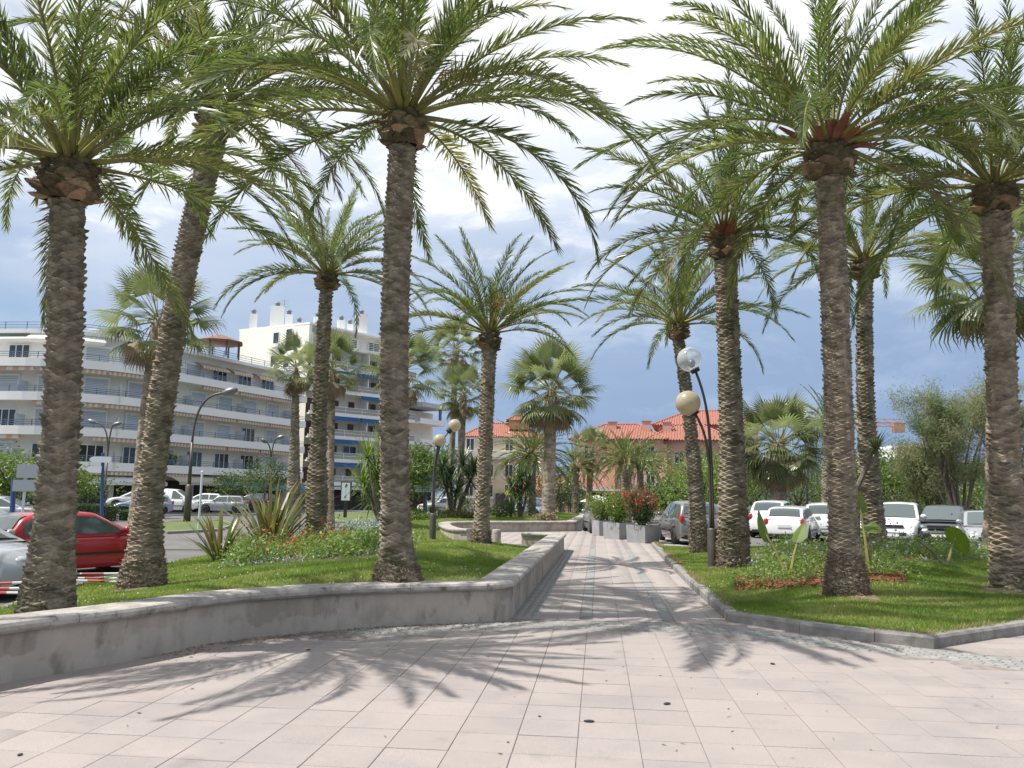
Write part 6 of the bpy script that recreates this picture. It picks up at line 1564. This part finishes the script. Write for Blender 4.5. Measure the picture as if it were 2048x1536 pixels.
# low shrubs beyond the far wall and on the lawn edge
def shrub(name, label, loc, rad, n, ln, wd, mat, seed, group=None, cat='bush', trunk=None, up=.3, clumps=26, cr=.28, trmat=None):
    root = thing(name, label, cat, loc, 0, group); c = cloud(n, rad, seed, clumps, cr); c[:, 2] += rad[2] * .85 if trunk is None else trunk + rad[2] * .7
    mb = MB(); r = random.Random(seed); h = (trunk or .05) + rad[2] * .5
    if trunk: mb.tube([(0, 0, -.2), (r.uniform(-.1, .1), r.uniform(-.1, .1), trunk * .5), (0, 0, trunk)], [.035 * rad[0] + .04, .03 * rad[0] + .03, .03 * rad[0] + .02], 8)
    for i in range(9 if trunk else 6):
        a = i * 2.4; q = Vector((math.cos(a) * rad[0] * .75, math.sin(a) * rad[1] * .75, (trunk or 0) + rad[2] * r.uniform(.6, 1.4))); s0 = Vector((0, 0, (trunk or 0) * .9)); m_ = s0 + (q - s0) * .5 + Vector((r.uniform(-.2, .2), r.uniform(-.2, .2), .1 * rad[2])); w = .02 * rad[0] + .012
        mb.tube([s0, m_, q], [w * 1.3, w, w * .4], 5, 0, False)
    mb.build('trunk' if trunk else 'stems', trmat or m_wood, root)
    foliage('crown' if trunk else 'leaves', c, ln, wd, mat, root, seed, up); return root
gsm = 'low shrubs beyond the far wall'
for k, (lab, px, d, rx, rz_, mt) in enumerate((('reddish low shrub right of the left globe lamp', 915, 43, .75, .34, m_phorm), ('second reddish low shrub beside the smaller lawn palm', 942, 44, .6, .35, m_phorm), ('bright leafy low shrub left of the left globe lamp', 832, 42, .9, .42, m_leafA), ('leafy low shrub beside the left globe lamp post', 884, 44, .8, .42, m_leafA), ('small shrub at the foot of the stout fan palm, brown leaved', 1092, 42.2, .6, .2, m_fandead), ('small green shrub left of the stout fan palm foot', 1000, 43, .8, .42, m_leafB), ('dark green bush behind the smaller lawn palm', 937, 47, .9, .75, m_leafB), ('low green shrub beside the shaggy palm on the far side', 722, 31, .8, .28, m_silv), ('small red leaved shrub near the far road edge', 775, 36, .35, .4, m_phorm))):
    shrub('low_shrub', lab, on(LAWN_L, px, d), (rx, rx, rz_), 900, .16, .06, mt, 200 + k, gsm, clumps=14)
# trees
def tree(label, px, d, z, h, rad, n, ln, wd, mat, seed, trunk, group='trees beyond the lawns', name='leafy_tree', **k):
    return shrub(name, label, COLM(px, d, z), rad, n, ln, wd, mat, seed, group, 'tree', trunk, **k)
tree('umbrella pine with a bright rounded crown left of the left globe lamp', 848, 68, 0, 0, (2.9, 2.6, 1.9), 9000, .42, .10, m_pine, 300, 2.4, name='pine_tree', up=.5, clumps=40, cr=.22)
tree('dark pine crown behind the taller yucca and the tower', 780, 74, 0, 0, (2.6, 2.4, 1.5), 5000, .42, .10, m_leafB, 301, 1.6, name='pine_tree', up=.5)
tree('small bright street tree at the left edge in front of the shops', 12, 47, RZ, 0, (2.2, 2.0, 1.2), 4200, .22, .10, m_leafA, 302, 1.9)
tree('street tree behind the nearest palm trunk', 120, 52, RZ, 0, (2.6, 2.2, 1.25), 4200, .22, .10, m_leafA, 303, 1.7)
tree('thin street tree by the teal shop awning', 528, 62, 0, 0, (1.7, 1.6, 1.3), 2600, .18, .08, m_leafB, 304, 2.0)
tree('small street tree left of the teal awning', 462, 72, 0, 0, (1.9, 1.6, 1.2), 2400, .22, .10, m_leafB, 305, 1.2)
for k, (lab, px, d, rx, rz_, tr, mt) in enumerate((
    ('bright green tree with yellow blossom behind the leaning palm by the grey car', 1400, 50, 3.0, 1.7, 1.3, m_leafA), ('bright green tree right of the two globe lamp', 1440, 56, 2.6, 1.9, 1.8, m_leafA), ('low hedge tree behind the grey people carrier', 1335, 64, 2.4, 1.1, .8, m_leafB),
    ('green bush between the mulch bed palm and the yucca', 1722, 54, 2.2, 2.0, 1.6, m_leafA), ('layered bright green tree right of the yucca palm', 1800, 50, 2.6, 1.5, 1.9, m_leafA), ('green tree left of the tamarisk', 1770, 62, 3.2, 2.0, .9, m_leafB), ('low green bank of shrubs under the tamarisk', 1880, 58, 4.0, 1.5, .4, m_leafA), ('shrub bank at the far right behind the dark car', 1990, 56, 4.2, 1.9, .5, m_leafB),
    ('far green tree right of the stout date palm', 1500, 70, 3.4, 2.2, 1.4, m_leafB), ('far tree behind the squat fan palm', 1600, 74, 4.0, 2.4, 1.2, m_leafB), ('tree closing the view behind the mulch bed palm', 1680, 80, 4.2, 2.6, 1.0, m_leafB), ('broad far tree at the right edge', 2075, 64, 4.4, 3.0, 1.6, m_leafB), ('dark hedge tree behind the bus shelter', 1120, 78, 2.6, 1.8, 1.2, m_leafB), ('bush at the foot of the salmon house', 1330, 88, 3.0, 1.6, .7, m_leafB))):
    tree(lab, px, d, 0, 0, (rx, rx * .85, rz_), 4200, .24, .11, mt, 320 + k, tr)
# tamarisk: airy brownish sprays on several leaning limbs
def tamarisk(label, px, d, h, spread, seed):
    b = COLM(px, d, 0); root = thing('tamarisk', label, 'tree', b, 0, 'tamarisk trees'); r = random.Random(seed); mb = MB(); cen = []
    for i in range(11):
        a = r.uniform(0, 2 * PI); q = r.uniform(.3, 1.0) * spread; top = Vector((math.cos(a) * q, math.sin(a) * q * .6, h * r.uniform(.65, 1.0))); m_ = top * .5 + Vector((r.uniform(-.5, .5), r.uniform(-.4, .4), .2)); mb.tube([(r.uniform(-.1, .1), 0, -.2), m_, top], [.09, .06, .015], 6, 0, False)
        for j in range(15):
            t = r.uniform(.25, 1.0); p = (m_ * (1 - t) + top * t) if t > .4 else m_ * (t + .5); w = Vector((r.gauss(0, 1), r.gauss(0, .7), r.uniform(.1, 1.0))).normalized() * r.uniform(.5, 1.1); mb.tube([p, p + w * .5 + Vector((0, 0, .08)), p + w], [.018, .012, .004], 3, 0, False)
            for k in range(185): u_ = r.uniform(.25, 1.12); cen.append(p + w * u_ * 1.35 + Vector((r.gauss(0, .24), r.gauss(0, .24), r.gauss(0, .24))))
    mb.build('limbs', m_wood, root); foliage('sprays', np.array([tuple(c) for c in cen]), .24, .030, m_tam, root, seed, .5)
tamarisk('airy brownish tamarisk left of the right edge palm', 1925, 44, 8.0, 3.0, 1); tamarisk('second tamarisk at the right edge behind the palm', 2050, 46, 8.4, 3.0, 2); tamarisk('lower leaning tamarisk beside the layered bright tree', 1862, 47, 5.6, 2.0, 3)
# potted plants on the first balcony of the long block
for k, (sd, lab) in enumerate(((s_arc + 12.2, 'leafy potted plant on the lowest balcony, leftmost of three'), (s_arc + 13.4, 'leafy potted plant on the lowest balcony, middle of three'), (s_arc + 24.5, 'leafy potted plant on the lowest balcony near its right end'))):
    p, t = fa.at(sd); n_ = Vector((t.y, -t.x)); q = p + n_ * .7; root = thing('potted_plant', lab, 'plant', (q.x, q.y, ZB[0] + .18), 0, 'potted plants on the balcony')
    mb = MB(); mb.lathe([(.18, 0), (.25, .45), (.22, .46), (0, .42)], n=12); mb.build('pot', m_rooft, root); c = cloud(700, (.55, .55, .6), 900 + k, 12); c[:, 2] += 1.05; foliage('leaves', c, .16, .07, m_leafB, root, 900 + k)
# clipped hedges by the road on the left
for lab, px, d, w, h in (('clipped dark hedge behind the red car', 186, 50, 2.8, 1.1), ('low bright hedge in front of the pale green car', 268, 52, 1.8, .7)):
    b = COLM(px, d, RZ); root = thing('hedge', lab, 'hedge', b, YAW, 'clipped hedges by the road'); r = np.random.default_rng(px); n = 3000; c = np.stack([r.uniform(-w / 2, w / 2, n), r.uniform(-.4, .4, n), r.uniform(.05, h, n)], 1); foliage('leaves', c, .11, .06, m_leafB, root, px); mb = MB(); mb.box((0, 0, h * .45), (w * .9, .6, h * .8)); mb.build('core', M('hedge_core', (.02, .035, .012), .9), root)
# far green edge of the lot and a roadside hedge line that hides the horizon
for px, d, rz_, where in ((1512, 96, 2.6, 'just right of the stout date palm trunk'), (1630, 104, 2.8, 'directly left of the mulch bed palm trunk'), (1760, 98, 2.4, 'behind the palm with the yucca stem'), (1850, 118, 2.6, 'below the far white building'), (1945, 100, 2.9, 'behind the tamarisk near the right edge palm')):
    tree('distant tree of the green belt ' + where, px, d, 0, 0, (6.0, 4.5, rz_), 2600, .5, .22, m_leafB, 500 + px, 1.1, group='distant trees of the green belt')
# dark debris and stones on the paving
mb = MB(); pz = [(1178, 1443, .035), (1334, 1408, .033), (1079, 1433, .014), (1016, 1485, .01), (1457, 1418, .01), (40, 1510, .02), (617, 1300, .025), (1213, 1362, .01), (1545, 1328, .03)]
dbs = [] 
for k, (x, y, s) in enumerate(pz):
    g = G(x, y, .002); mb = MB(); mb.sphere((0, 0, .004), s, 9, 5, 0, (1.2, .8, .22)); o = mb.build('pebble', m_black if s > .015 else m_soil); o.location = g; o.rotation_euler.z = k
    tag(o, ('dark spot of debris on the paving, right of the middle', 'second dark spot of debris a little behind the first', 'tiny dark pebble left of the debris spots', 'tiny pebble near the bottom middle of the paving', 'tiny pebble right of the debris spots', 'dark pebble in the bottom left corner of the paving', 'pebble lying in the palm shadow near the wall', 'tiny pebble in the middle of the paving', 'flat pebble near the cobble band at the right')[k], 'pebble', 'debris on the paving')
# fallen leaf litter along the wall foot
r = np.random.default_rng(77); wp = Path(wf); n = 500; C3 = []
for _ in range(n):
    p, t = wp.at(r.uniform(wp.L * .35, wp.L * .9)); q = p + Vector((t.y, -t.x)) * abs(r.normal(0, .22)); C3.append((q.x, q.y, .006))
for _ in range(90): C3.append((r.uniform(-5, 6), r.uniform(5, 11), .006))
V, Q = leafcards(np.array(C3), .05, .012, 78, 0, .9); o = bpy.data.objects.new('leaf_litter', npmesh('leaf_litter', V, [Q], m_fandead)); COL.objects.link(o); o['kind'] = 'stuff'
for o in list(S.objects):
    if '_w' in o.keys(): del o['_w']
